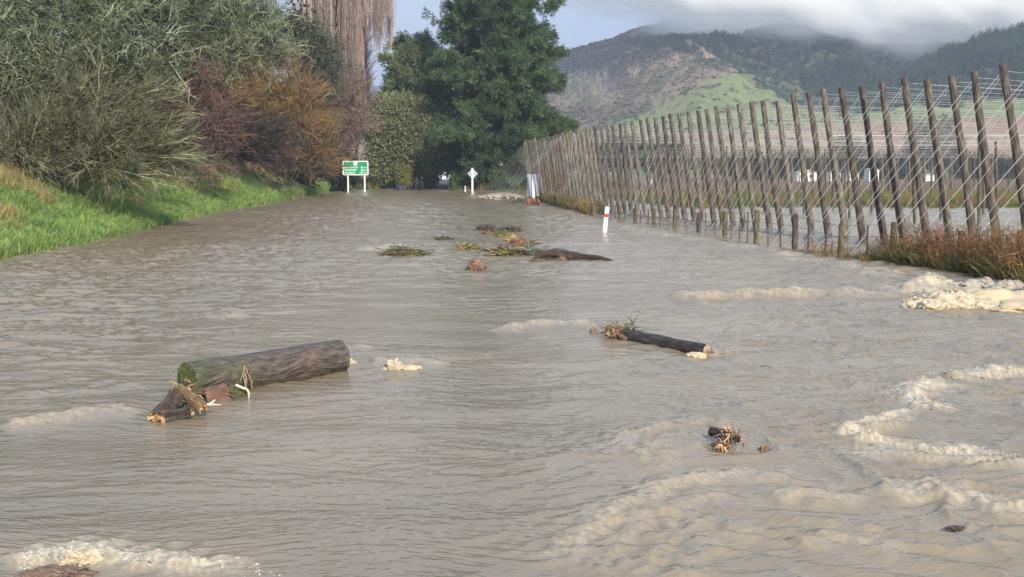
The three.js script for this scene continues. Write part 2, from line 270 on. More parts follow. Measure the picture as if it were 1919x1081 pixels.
{
  const rs = [0.4, 1, 2, 3], as = []; for (let r = 3.8; r < 200; r *= r < 30 ? 1.0045 : 1.0075) rs.push(r); 
  for (let a = -180; a <= 180; a += Math.abs(a) < 30.5 ? 0.085 : Math.abs(a) < 42 ? 0.5 : 6) as.push(a * Math.PI / 180);
  const nr = rs.length, na = as.length, p = new Float32Array(nr * na * 3), c = new Float32Array(nr * na * 3), uv = new Float32Array(nr * na * 2), idx = new Uint32Array((nr - 1) * (na - 1) * 6);
  const mud = [0.235, 0.188, 0.125], foamC = [0.66, 0.56, 0.4];
  for (let i = 0; i < nr; i++) for (let j = 0; j < na; j++) {
    const k = i * na + j, x = Math.sin(as[j]) * rs[i], z = -Math.cos(as[j]) * rs[i], [h, f] = Math.abs(as[j]) < 0.8 ? water(x, z) : [0, 0], m = 1 + 0.18 * fbm2(x * 0.25, z * 0.5, 3);
    p[k * 3] = x; p[k * 3 + 1] = h; p[k * 3 + 2] = z; const col = mix3([mud[0] * m, mud[1] * m, mud[2] * m], foamC, f * 0.9); c.set(col, k * 3); uv[k * 2] = x / 3; uv[k * 2 + 1] = z / 3;
  }
  let o = 0; for (let i = 0; i < nr - 1; i++) for (let j = 0; j < na - 1; j++) { const a = i * na + j, b = a + 1, e = a + na, f = e + 1; idx[o++] = a; idx[o++] = b; idx[o++] = e; idx[o++] = b; idx[o++] = f; idx[o++] = e; }
  const g = new THREE.BufferGeometry(); g.setAttribute('position', new THREE.BufferAttribute(p, 3)); g.setAttribute('color', new THREE.BufferAttribute(c, 3)); g.setAttribute('uv', new THREE.BufferAttribute(uv, 2)); g.setIndex(new THREE.BufferAttribute(idx, 1)); g.computeVertexNormals();
  const bump = noiseTex(1024, (u, v) => 0.5 + 0.2 * tile(u, v, 8, 26, 1) + 0.16 * tile(u, v, 21, 60, 4) + 0.1 * tile(u, v, 50, 120, 8));
  const m = new THREE.MeshPhysicalMaterial({ vertexColors: true, roughness: 0.19, ior: 1.62, bumpMap: bump, bumpScale: 0.012 });
  structure(new THREE.Mesh(g, m), 'flood_water', 'muddy brown floodwater streaming across the road and paddock');
}

// ---------------------------------------------------------------- vegetation builders
const any = (r, v = 1) => V(r() * 2 - 1, r() * 2 - 1, r() * 2 - 1).normalize().multiplyScalar(v);
function twigSpray(seed, o) { // a bough of bare twigs, one metre long, along +y
  const r = mulberry(seed), b = new GB();
  const grow = (a, dir, len, rad, depth) => {
    const k = 3, pts = [a], rr = [rad]; let p = a.clone(), dd = dir.clone();
    for (let i = 0; i < k; i++) { dd.addScaledVector(any(r), o.bend).addScaledVector(V(0, o.lift ?? 0, 0), 0.2).normalize(); p = p.clone().addScaledVector(dd, len / k); pts.push(p); rr.push(rad * (1 - 0.28 * (i + 1))); }
    const t = 0.4 + 0.9 * r(); b.col = [t, t, t]; b.path(pts, rr, 3);
    if (depth > 0) for (let i = 0; i < o.n[depth - 1]; i++) { const t = 0.15 + 0.85 * r(), s = Math.min(k - 1, Math.floor(t * k)), q = pts[s].clone().lerp(pts[s + 1], t * k - s); grow(q, dd.clone().multiplyScalar(o.fwd).add(any(r)).normalize(), len * (0.3 + 0.35 * r()), rad * 0.62, depth - 1); }
  };
  grow(V(0, 0, 0), V(0, 1, 0), 1, o.rad, 2);
  return b.geo();
}
const TWIG = [1, 2, 3].map((s) => twigSpray(s * 7, { bend: 0.34, n: [2, 8], fwd: 0.75, rad: 0.019 }));
const WISP = [1, 2].map((s) => twigSpray(s * 31, { bend: 0.16, n: [2, 8], fwd: 1.7, rad: 0.017 }));
const LICHEN = [1, 2, 3].map((s) => twigSpray(s * 53, { bend: 0.5, n: [3, 7], fwd: 0.45, rad: 0.024 }));
function leafSpray(seed, n, size, flat, droop, thin = 1) { // a bough of foliage along +y
  const r = mulberry(seed), b = new GB();
  for (let k = 0; k < n; k++) {
    const t = Math.sqrt(r()), a = r() * 6.2832, w = 0.42 * (0.25 + t) * Math.sqrt(r()), p = V(Math.cos(a) * w, t * 0.9, Math.sin(a) * w * flat), d = V(p.x * 1.3, 0.6, p.z * 1.3 - droop).add(any(r, 0.55)).normalize(), s = d.clone().cross(any(r)).normalize(), q = 0.6 + 0.6 * r();
    b.col = [q, q, q * 0.95]; b.leaf(p, d, s, size * (0.6 + 0.8 * r()), size * (0.3 + 0.25 * r()) * thin);
  }
  const g = b.geo(); g.leafy = true; return g;
}
const NEEDLE = [1, 2, 3].map((s) => leafSpray(s * 17, 100, 0.25, 0.5, 0.25, 0.62)), LEAFY = [1, 2, 3].map((s) => leafSpray(s * 19, 80, 0.16, 1, 0)), SPARSE = [1, 2].map((s) => leafSpray(s * 29, 22, 0.09, 1, 0));
const pick = (r, a) => a[Math.floor(r() * a.length)];
// spots through an ellipsoid, boughs pointing out of it
function blob(r, out, c, R, n, size, col, o = {}) {
  for (let k = 0; k < n; k++) {
    const u = any(r), t = Math.cbrt(lerp(o.hollow ?? 0.15, 1, r())), p = V(c.x + u.x * R.x * t, c.y + u.y * R.y * t, c.z + u.z * R.z * t);
    const dir = V(u.x + (o.dx ?? 0), u.y * 0.8 + (o.lift ?? 0.25), u.z).addScaledVector(any(r), o.wild ?? 0.5).normalize(), s = size * (0.65 + 0.7 * r());
    if (p.y < (o.floor ?? -1e9)) continue;
    out.push({ p: p.addScaledVector(dir, -s * 0.4), dir, spin: r() * 6.28, s, c: col(r, p) });
  }
}
function crownOf(parent, name, geos, list, r) { // spreads a list over a few bough shapes
  const by = geos.map(() => []); for (const e of list) by[Math.floor(r() * geos.length)].push(e);
  by.forEach((l, k) => l.length && part(parent, name, instanced(geos[k], geos[k].leafy ? LEAF : DULL, l), null, 'stuff'));
}
const tone = (a, b, v = 0.3) => (r) => { const t = r(), k = 1 + v * (r() - 0.5) * 2; return rgb(lerp(a[0], b[0], t) * k, lerp(a[1], b[1], t) * k, lerp(a[2], b[2], t) * k); };
function woody(parent, base, ends, rad, col, r, name = 'trunk') { // a trunk that forks to the given ends
  const b = new GB(), top = V(base.x, base.y, base.z); let far = 0; ends.forEach((e) => { far = Math.max(far, e.y - base.y); });
  const fork = base.clone().add(V(0.15 * far * (r() - 0.5), far * 0.28, 0.1 * (r() - 0.5)));
  b.col = col; b.path([base.clone().setY(base.y - 0.5), base.clone().lerp(fork, 0.5).add(V(0.1, 0, 0)), fork], [rad * 1.35, rad, rad * 0.85], 9);
  part(parent, name, b.geo(), BARK);
  for (const e of ends) { const l = new GB(), t = 0.8 + 0.4 * r(); l.col = col.map((x) => x * t); const m = fork.clone().lerp(e, 0.5).add(any(r, 0.09 * far)); l.path([fork, fork.clone().lerp(m, 0.5).add(any(r, 0.03 * far)), m, m.clone().lerp(e, 0.55).add(any(r, 0.04 * far)), e], [rad * 0.7, rad * 0.52, rad * 0.4, rad * 0.27, rad * 0.1], 6); part(parent, 'limb', l.geo(), BARK); }
}
// a tree or bush given by its blobs in the photograph: [px, py, rx, ry, boughs]
function bushOf(name, label, category, group, d, trunkPx, blobs, o) {
  const r = mulberry(o.seed), k = d / F, base = P(trunkPx, 340, d); base.y = d < 310 ? ground(base.x, base.z) : hill(base.x, base.z);
  const t = thing(name, label, category, group, base), list = [], ends = [], rel = (p) => p.clone().sub(base);
  for (const [px, py, rx, ry, n, dd = 0, col] of blobs) {
    const c = P(px, py, d + dd), R = V(rx * k, ry * k, (o.deep ?? 0.9) * Math.min(rx, ry) * k); ends.push(rel(c));
    blob(r, list, rel(c), R, n, o.size * Math.sqrt(d / 33) * 1.05, col ?? o.col, { ...o, floor: (o.floor ?? 0.2) });
  }
  woody(t, V(0, 0, 0), ends, o.rad ?? 0.16, o.bark ?? [0.09, 0.075, 0.06], r);
  crownOf(t, 'crown', o.geos, list, r);
  if (o.leaves) { const l2 = []; for (const [px, py, rx, ry, n, col] of o.leaves) { const c = P(px, py, d - 0.8); blob(r, l2, rel(c), V(rx * k, ry * k, 0.8 * rx * k), n, 0.9, col, { wild: 1 }); } crownOf(t, 'leaves', SPARSE, l2, r); }
  return t;
}
const lichenA = tone([0.07, 0.085, 0.04], [0.33, 0.37, 0.23]), lichenD = tone([0.06, 0.075, 0.045], [0.15, 0.17, 0.11]), dark = tone([0.035, 0.045, 0.025], [0.07, 0.08, 0.04]), red = tone([0.1, 0.05, 0.045], [0.21, 0.12, 0.1]), orange = tone([0.2, 0.11, 0.045], [0.38, 0.25, 0.12]), brownT = tone([0.08, 0.055, 0.045], [0.2, 0.15, 0.13]), pink = tone([0.2, 0.135, 0.11], [0.34, 0.25, 0.21]), willowC = tone([0.05, 0.04, 0.035], [0.1, 0.075, 0.06]), pinkL = tone([0.34, 0.25, 0.215], [0.55, 0.44, 0.39]), olive = tone([0.1, 0.12, 0.045], [0.22, 0.23, 0.1]);

// added dark leafy backing, its colour standing in for shade inside the thicket
bushOf('backing_tree', 'added dark leafy backing filling the gaps in the lichened thicket at the left edge', 'tree', 'added dark backing behind the roadside thicket', 58, 60, [[-90, 60, 150, 170, 210], [60, 40, 150, 130, 190], [40, 230, 150, 110, 190], [190, 220, 120, 110, 170], [210, 60, 140, 130, 190]], { seed: 101, geos: LEAFY, col: dark, size: 1.5, lift: 0.1, hollow: 0.4, rad: 0.25 });
bushOf('backing_tree', 'added dark leafy backing behind the red and orange bushes', 'tree', 'added dark backing behind the roadside thicket', 100, 420, [[360, 90, 140, 120, 170], [360, 250, 140, 90, 170], [500, 120, 110, 90, 120], [510, 260, 100, 80, 140]], { seed: 102, geos: LEAFY, col: dark, size: 1.6, lift: 0.1, hollow: 0.4, rad: 0.25 });
bushOf('lichen_tree', 'big bare tree with pale grey-green lichened twigs at the left edge', 'tree', 'lichened roadside trees', 39, 40, [[-60, 60, 130, 130, 90], [30, 40, 120, 100, 110], [150, 50, 130, 90, 130], [60, 190, 130, 80, 150], [170, 150, 110, 80, 120], [-20, 280, 90, 80, 80], [270, 60, 110, 90, 110]], { seed: 103, geos: LICHEN, col: lichenA, size: 1.05, lift: 0.2, rad: 0.2 });
bushOf('hawthorn_bush', 'sweeping grey-green thorn bush leaning over the grass bank', 'bush', undefined, 37, 120, [[150, 270, 150, 60, 170], [60, 290, 110, 50, 110], [240, 290, 100, 50, 100, -0.5], [210, 210, 120, 60, 110]], { seed: 104, geos: WISP, col: tone([0.08, 0.085, 0.04], [0.3, 0.3, 0.18]), size: 1.3, lift: 0.25, dx: 0.9, rad: 0.1 });
bushOf('lichen_tree', 'lichened tree whose pale crown tops the red bush', 'tree', 'lichened roadside trees', 64, 330, [[360, 60, 110, 70, 150], [450, 40, 100, 60, 130], [330, 130, 90, 50, 90], [480, 90, 70, 40, 70]], { seed: 105, geos: LICHEN, col: lichenA, size: 1.1, lift: 0.35, rad: 0.17 });
bushOf('lichen_tree', 'small rounded lichened tree just left of the hanging willow strands', 'tree', 'lichened roadside trees', 112, 590, [[585, 110, 55, 50, 130], [560, 75, 50, 30, 60], [610, 140, 35, 40, 60]], { seed: 106, geos: LICHEN, col: lichenD, size: 1.1, lift: 0.2, rad: 0.14 });
bushOf('red_bush', 'tangled dark red twiggy bush above the grass bank', 'bush', undefined, 58, 330, [[330, 160, 80, 50, 130], [300, 230, 90, 60, 130, 0.6, brownT], [370, 220, 80, 60, 120], [330, 300, 110, 50, 120, 0, brownT], [260, 310, 60, 40, 50, 0.4, willowC]], { seed: 107, geos: TWIG, col: red, size: 1.05, lift: 0.2, rad: 0.09 });
bushOf('autumn_bush', 'orange twiggy bush with scraps of yellow leaf', 'bush', undefined, 94, 530, [[500, 150, 70, 50, 170], [545, 200, 65, 70, 190], [480, 210, 60, 60, 110], [590, 270, 45, 60, 110], [560, 290, 60, 45, 100, 0, brownT], [475, 290, 70, 50, 110, 0.4, brownT]], { seed: 108, geos: WISP, col: orange, size: 1.1, lift: 0.45, rad: 0.1, leaves: [[470, 140, 50, 40, 240, tone([0.3, 0.25, 0.04], [0.45, 0.36, 0.06])], [520, 185, 55, 35, 170, tone([0.38, 0.27, 0.05], [0.45, 0.33, 0.08])], [600, 250, 28, 45, 160, tone([0.4, 0.22, 0.05], [0.45, 0.3, 0.1])]] });
{ // dark willow whose twigs hang over the bank
  const d = 82, base = P(430, 338, d); base.y = ground(base.x, base.z);
  const t = thing('willow_bush', 'dark bare willow bush trailing black twigs over the bright grass', 'bush', undefined, base), r = mulberry(109), list = [], k = d / F;
  for (let n = 0; n < 300; n++) { const a = r() * 6.28, px = 440 + 75 * Math.cos(a) * r(), py = 262 + 55 * (r() - 0.5) + 20 * r(), p = P(px, py, d - 2.4 + 3 * r()).sub(base), dir = V((px - 430) / 90 + 0.35 * (r() - 0.3), 0.55 - 0.75 * r(), 0.5 * r()).normalize(); list.push({ p, dir, spin: r() * 6, s: 1.6 + 1.1 * r(), c: willowC(r) }); }
  for (let n = 0; n < 16; n++) { const p = P(470 + 50 * r(), 300 + 40 * r(), d - 1.6).sub(base); list.push({ p, dir: V(0.5 + 0.5 * r(), -0.7 - 0.3 * r(), 0.3 * r()).normalize(), spin: r() * 6, s: 1.8 + 1.2 * r(), c: willowC(r) }); }
  woody(t, V(0, 0, 0), [[400, 250], [450, 240], [500, 260], [470, 290]].map(([x, y]) => P(x, y, d).sub(base)), 0.1, [0.05, 0.04, 0.035], r); crownOf(t, 'crown', WISP, list, r);
}
// bare pinkish poplars and weeping willow
function poplar(px, d, h, w, seed, label) {
  const r = mulberry(seed), base = P(px, 345, d); base.y = Math.max(0.3, ground(base.x, base.z));
  const t = thing('poplar_tree', label, 'tree', 'bare poplars by the road sign', base), list = [], b = new GB(); b.col = [0.2, 0.155, 0.13];
  b.path([V(0, -0.5, 0), V(0.1, h * 0.4, 0), V(0, h, 0)], [0.28, 0.17, 0.02], 8); part(t, 'trunk', b.geo(), BARK);
  for (let n = 0; n < 26; n++) { const l = new GB(), a = r() * 6.28, y0 = h * 0.85 * (0.03 + n / 28), R = w * (0.6 + 0.4 * r()) * (1 - 0.5 * y0 / h), L = Math.min(h * (0.35 + 0.2 * r()), h * 1.04 - y0); l.col = [0.22, 0.17, 0.145]; const e = V(Math.cos(a) * R, y0 + L, Math.sin(a) * R), m = V(Math.cos(a) * R * 0.75, y0 + L * 0.35, Math.sin(a) * R * 0.75); l.path([V(0, y0, 0), m, e], [0.07, 0.05, 0.015], 5); part(t, 'limb', l.geo(), BARK);
    for (let k = 0; k < 26; k++) { const q = r(), p = m.clone().lerp(e, q).addScaledVector(any(r), 0.45); list.push({ p, dir: V(p.x * 0.1, 1, p.z * 0.1).addScaledVector(any(r), 0.25).normalize(), spin: r() * 6, s: 1.9 + 1.6 * r(), c: pink(r) }); } }
  crownOf(t, 'crown', WISP, list, r);
}
poplar(668, 146, 21.5, 2.8, 201, 'bare pinkish poplar standing right behind the green road sign');
poplar(640, 150, 23, 2.6, 202, 'bare pinkish poplar just left of the green road sign');
poplar(612, 138, 20, 2.5, 203, 'bare pinkish poplar between orange bush and road sign');
{
  const d = 134, r = mulberry(204), base = P(628, 345, d); base.y = ground(base.x, base.z);
  const t = thing('weeping_willow', 'tall bare weeping willow with long pink-brown strands against the sky', 'tree', undefined, base), ends = [], list = [];
  for (let n = 0; n < 26; n++) ends.push(P(555 + 135 * ((n * 0.618) % 1), -70 + 60 * r(), d - 3 + 6 * r()).sub(base));
  woody(t, V(0, 0, 0), ends, 0.4, [0.17, 0.135, 0.12], r);
  const strand = (seed) => { const q = mulberry(seed), b = new GB(); for (let s = 0; s < 5; s++) { const pts = [V((q() - 0.5) * 0.5, 0, (q() - 0.5) * 0.5)], rr = [0.016]; for (let k = 1; k < 9; k++) { pts.push(pts[k - 1].clone().add(V((q() - 0.5) * 0.12, 0.125, (q() - 0.5) * 0.12))); rr.push(0.016 * (1 - k / 11)); const v = 0.7 + 0.5 * q(); b.col = [v, v, v]; for (let m = 0; m < 2; m++) b.tube(pts[k], pts[k].clone().add(V((q() - 0.5) * 0.3, 0.16, (q() - 0.5) * 0.3)), 0.011, 0.006, 3); } b.path(pts, rr, 3); } return b.geo(); };
  const geos = [strand(1), strand(2)];
  for (let n = 0; n < 165; n++) { const e = pick(r, ends), px = r(), p = e.clone().add(V((r() - 0.5) * 3.4, (r() - 0.5) * 2.4, (r() - 0.5) * 3.4)), X = (p.x + base.x) / d * F + 960, L = X > 690 ? 4 + 3 * r() : 7 + 9 * r(); list.push({ p, dir: V(0.06 * (r() - 0.5), -1, 0.06 * (r() - 0.5)).normalize(), spin: r() * 6, sx: 1.3, sy: L, sz: 1.3, c: pinkL(r) }); }
  for (let n = 0; n < 60; n++) { const p = P(700 + 34 * r() * (n % 3 ? 1 : 0.5), -50 + 30 * r(), d - 2 + 4 * r()).sub(base); list.push({ p, dir: V(0.05 * (r() - 0.5), -1, 0.05 * (r() - 0.5)).normalize(), spin: r() * 6, sx: 1.1, sy: 3.5 + 4.5 * r(), sz: 1.1, c: pinkL(r) }); }
  { const l = new GB(); l.col = [0.17, 0.135, 0.12]; l.path([P(640, -20, d).sub(base), P(690, -75, d).sub(base), P(738, -55, d).sub(base)], [0.14, 0.1, 0.03], 6); part(t, 'limb', l.geo(), BARK); }
  crownOf(t, 'strands', geos, list, r);
}
bushOf('twiggy_bush', 'pinkish brown twiggy bush below the poplars', 'bush', undefined, 128, 625, [[610, 215, 45, 60, 130], [650, 200, 40, 60, 110], [620, 290, 40, 45, 80]], { seed: 205, geos: TWIG, col: tone([0.16, 0.1, 0.08], [0.3, 0.21, 0.17]), size: 1.5, lift: 0.4, rad: 0.14 });
bushOf('olive_shrub', 'small dark olive shrub left of the green sign', 'bush', undefined, 126, 625, [[620, 310, 22, 30, 70], [640, 325, 18, 20, 40]], { seed: 206, geos: LEAFY, col: tone([0.04, 0.05, 0.025], [0.09, 0.1, 0.05]), size: 1.1, rad: 0.1 });

// conifers at the bend
function conifer(px, d, h, R, seed, label, o = {}) {
  const r = mulberry(seed), base = P(px, 352, d); base.y = Math.max(0.2, ground(base.x, base.z));
  const t = thing('conifer_tree', label, 'tree', undefined, base), list = [], b = new GB(); b.col = [0.07, 0.05, 0.04];
  b.path([V(0, -0.5, 0), V(0, h * 0.5, 0), V(0, h, 0)], [R * 0.085, R * 0.05, 0.03], 10); part(t, 'trunk', b.geo(), BARK);
  const limbs = new GB(); limbs.col = [0.06, 0.045, 0.035];
  const shape = (u) => o.shape ? o.shape(u) : Math.pow(1 - u, 0.62) * (0.75 + 0.25 * Math.min(1, u * 7));
  const N = o.n ?? 330, juts = o.juts ?? [];
  for (let k = -juts.length; k < N; k++) {
    const J = k < 0 ? juts[k + juts.length] : null, u = J ? J[0] : Math.pow((k + r()) / N, 0.9), a = J ? J[1] : r() * 6.2832, y0 = h * (o.low ?? 0.02) + u * h * 0.97, L = R * shape(u) * (J ? J[2] : 0.6 + 0.4 * r() + 0.3 * n2(a * 1.3, u * 6 + seed)), rise_ = L * lerp(-0.16, 0.5, u);
    const pt = (s) => V(Math.cos(a) * L * s, y0 + rise_ * s - 0.28 * L * Math.sin(s * 2.6) * 0.5, Math.sin(a) * L * s);
    limbs.path([pt(0), pt(0.35), pt(0.7), pt(1)], [0.06, 0.045, 0.03, 0.01], 4);
    const m = Math.max(3, Math.round(L * (o.dense ?? 2.6))), ct = 0.75 + 0.5 * r();
    for (let q = 0; q < m; q++) { const s = 0.25 + 0.78 * Math.sqrt(r()), p = pt(s).add(V((r() - 0.5) * L * 0.36 * s, (r() - 0.4) * 0.4, (r() - 0.5) * L * 0.36 * s)); const dir = V(Math.cos(a), 0.02 + (r() - 0.5) * 0.5, Math.sin(a)).addScaledVector(any(r), 0.38).normalize(); const c = o.col(r); list.push({ p, dir, spin: r() * 6, s: (o.size ?? 1.7) * (0.7 + 0.6 * r()), c: c.multiplyScalar(ct) }); }
  }
  part(t, 'limb', limbs.geo(), BARK); crownOf(t, 'crown', o.geos ?? NEEDLE, list, r);
}
const fir = tone([0.06, 0.115, 0.05], [0.13, 0.2, 0.08]);
conifer(922, 138, 35, 8.6, 301, 'huge dark green conifer towering over the bend in the road', { col: fir, n: 440, dense: 3.5, size: 1.5, shape: (u) => u < 0.2 ? 0.55 + u * 2.25 : Math.pow(1 - (u - 0.2) / 0.8, 0.58), juts: [[0.78, 3.3, 1.75], [0.66, -0.1, 1.35], [0.72, 0.2, 1.25], [0.5, -0.2, 1.3], [0.4, 3.0, 1.2], [0.88, 3.0, 1.5], [0.92, 0.1, 1.6]] });
conifer(780, 152, 16.8, 5.6, 302, 'tall rounded conifer left of the huge one', { col: tone([0.16, 0.22, 0.1], [0.27, 0.33, 0.15]), n: 240, geos: NEEDLE, low: 0.3, shape: (u) => Math.pow(1 - u, 0.45) * 0.95 });
bushOf('broadleaf_tree', 'olive green broadleaf tree beside the green road sign', 'tree', undefined, 139, 735, [[738, 255, 36, 50, 420], [762, 230, 44, 44, 380], [722, 225, 18, 32, 160], [790, 262, 36, 36, 260], [722, 300, 22, 30, 170], [742, 300, 22, 26, 130], [812, 285, 26, 20, 110], [786, 322, 20, 16, 170, 1.5]], { seed: 303, geos: LEAFY, col: tone([0.2, 0.24, 0.12], [0.36, 0.38, 0.21]), size: 1.05, lift: 0.3, rad: 0.3, hollow: 0.35, floor: 0.5 });
bushOf('yellow_shrub', 'upright yellow-green shrub left of the standing people', 'bush', undefined, 137, 760, [[758, 331, 6, 13, 40], [756, 318, 4, 7, 16]], { seed: 304, geos: LEAFY, col: tone([0.24, 0.25, 0.06], [0.36, 0.35, 0.1]), size: 0.6, rad: 0.08, floor: 0.1 });

// ---------------------------------------------------------------- grass on the bank
function tuft(seed, n, h, spread, lean) {
  const r = mulberry(seed), b = new GB();
  for (let k = 0; k < n; k++) {
    const a = r() * 6.28, x = (r() - 0.5) * spread, z = (r() - 0.5) * spread, H = h * (0.5 + 0.6 * r()), L = lean * (0.3 + r()), w = 0.009 + 0.006 * r(), dx = Math.cos(a), dz = Math.sin(a), q = 0.75 + 0.4 * r(); b.col = [q, q, q];
    const pt = (t) => V(x + dx * L * H * t * t, H * (t - 0.25 * L * t * t), z + dz * L * H * t * t), N = V(dx, 0.6, dz).normalize(), v = [];
    for (const t of [0, 0.4, 0.75]) { const p = pt(t), ww = w * (1 - t * 0.6); v.push(b.v(p.x - dz * ww, p.y, p.z + dx * ww, N.x, N.y, N.z), b.v(p.x + dz * ww, p.y, p.z - dx * ww, N.x, N.y, N.z)); }
    const e = pt(1); v.push(b.v(e.x, e.y, e.z, N.x, N.y, N.z));
    b.i.push(v[0], v[1], v[2], v[1], v[3], v[2], v[2], v[3], v[4], v[3], v[5], v[4], v[4], v[5], v[6]);
  }
  const g = b.geo(); g.deleteAttribute('normal'); g.computeVertexNormals(); g.leafy = true; return g;
}
const TUFT = [1, 2, 3].map((s) => tuft(s * 3, 26, 0.42, 0.32, 0.7)), STRAW = [4, 5].map((s) => tuft(s * 3, 30, 0.6, 0.3, 0.6));
{
  const r = mulberry(400), up = V(0, 1, 0), gl = [], sl = [];
  for (let n = 0; n < 46000; n++) {
    const d = 21 + 105 * Math.pow(r(), 1.7), s = -0.25 + 7.4 * r(), z = -d, x = bankX(Math.min(d, BANK_END)) - s, y = ground(x, z); if (y < -0.12 || x < -d * 0.62) continue;
    const patch = fbm2(x * 0.22, z * 0.22, 3) + 0.9 * smooth(2.0, 5.0, s) - 0.58 - 0.5 * smooth(1.5, 0, s) + 0.45 * smooth(75, 100, d) * smooth(2, 4, s), k = Math.max(1, d / 42), e = { p: V(x, y - 0.04, z), dir: V((r() - 0.35) * 0.5, 1, (r() - 0.5) * 0.4).normalize(), spin: r() * 6.28, s: (0.65 + 0.7 * r()) * k };
    if (patch + 0.5 * (r() - 0.5) > 0) { e.c = rgb(0.36 + 0.16 * r(), 0.29 + 0.13 * r(), 0.12 + 0.07 * r()); (sl).push(e); } else { const t = r(); e.c = rgb(0.2 + 0.17 * t, 0.325 + 0.15 * t, 0.09 + 0.06 * r()); gl.push(e); }
  }
  const g = new THREE.Group(); add(g, 'bank_grass', 'lush green and straw-coloured grass on the roadside bank', 'grass', undefined, 'stuff');
  crownOf(g, 'grass', TUFT, gl, r); crownOf(g, 'dry_grass', STRAW, sl, r);
  // fringes at the far end of the flood and on the paddock edge
  const fl = [];
  for (let n = 0; n < 9000; n++) { const far = r() < 0.45, d = far ? 128 + 50 * r() : 58 + 40 * r() * r(), x = far ? -45 + 60 * r() : -2 + 62 * r(), y = ground(x, -d); if (y < 0.02 || x > d * 0.56 || (far && Math.abs(x + 13) < 4.5)) continue; const t = r(); fl.push({ p: V(x, y - 0.05, -d), dir: up, spin: r() * 6.28, s: (0.6 + 0.8 * r()) * (far ? 1.9 : 1.1), c: t < 0.45 ? rgb(0.16, 0.22, 0.06) : rgb(0.3 + 0.1 * r(), 0.22 + 0.06 * r(), 0.11) }); }
  const f = new THREE.Group(); add(f, 'verge_grass', 'rough grass along the dry edges beyond the flood', 'grass', undefined, 'stuff'); crownOf(f, 'grass', STRAW, fl, r);
}

// ---------------------------------------------------------------- hop garden
const woodTex = noiseTex(256, (u, v) => { const s = 0.62 + 0.24 * tile(u, v, 30, 3, 2) + 0.2 * tile(u, v, 60, 8, 5) + 0.16 * tile(u, v, 4, 4, 9); return [s, s * 0.97, s * 0.94]; }, true);
const poleMats = [[0.31, 0.275, 0.24], [0.42, 0.385, 0.34], [0.24, 0.21, 0.185], [0.34, 0.31, 0.25]].map((c) => new THREE.MeshStandardMaterial({ color: rgb(...c), map: woodTex, bumpMap: woodTex, bumpScale: 0.012, roughness: 0.9 }));
const wireMat = mat(0.5, 0.5, 0.5, 0.45, { metalness: 0.6 });
function stick(h, r0, r1, seed, sides = 11, wob = 0.02) { // a slightly crooked round pole with a capped top, uv in metres
  const r = mulberry(seed), n = 9, p = [], uv = [], idx = [], ph = r() * 6, ph2 = r() * 6;
  for (let j = 0; j <= n; j++) { const t = j / n, R = lerp(r0, r1, t) * (1 + 0.05 * Math.sin(t * 19 + ph)), ox = wob * h * 0.25 * Math.sin(t * 3.1 + ph) * t * (1 - t) * 4, oz = wob * h * 0.25 * Math.sin(t * 2.3 + ph2) * t * (1 - t) * 4; for (let k = 0; k <= sides; k++) { const a = k / sides * 6.2832, q = 1 + 0.05 * Math.sin(a * 3 + ph + t * 5); p.push(ox + Math.cos(a) * R * q, t * h, oz + Math.sin(a) * R * q); uv.push(k / sides + ph, t * h * 0.6 + ph2); } }
  for (let j = 0; j < n; j++) for (let k = 0; k < sides; k++) { const a = j * (sides + 1) + k, b = a + 1, c = a + sides + 1, d = c + 1; idx.push(a, c, b, b, c, d); }
  const base = n * (sides + 1), cen = p.length / 3; p.push(0, h + 0.008, 0); uv.push(ph, ph2); for (let k = 0; k < sides; k++) idx.push(base + k, cen, base + k + 1);
  const g = new THREE.BufferGeometry(); g.setAttribute('position', new THREE.Float32BufferAttribute(p, 3)); g.setAttribute('uv', new THREE.Float32BufferAttribute(uv, 2)); g.setIndex(idx); g.computeVertexNormals(); return g;
}
const bigPoles = [1, 2, 3, 4, 5, 6].map((s) => stick(5.2, 0.118, 0.088, s)), thinPoles = [7, 8, 9].map((s) => stick(3.9, 0.07, 0.055, s, 7));
const rodGeo = new THREE.CylinderGeometry(1, 1, 1, 5, 1); rodGeo.translate(0, 0.5, 0);
function wire(parent, name, a, b, rad) { const m = part(parent, name, rodGeo, wireMat), d = b.clone().sub(a); m.position.copy(a); m.quaternion.setFromUnitVectors(V(0, 1, 0), d.clone().normalize()); m.scale.set(rad, d.length(), rad); return m; }
const poleRows = [], fenceWire = mat(0.09, 0.085, 0.08, 0.6, { metalness: 0.4 });
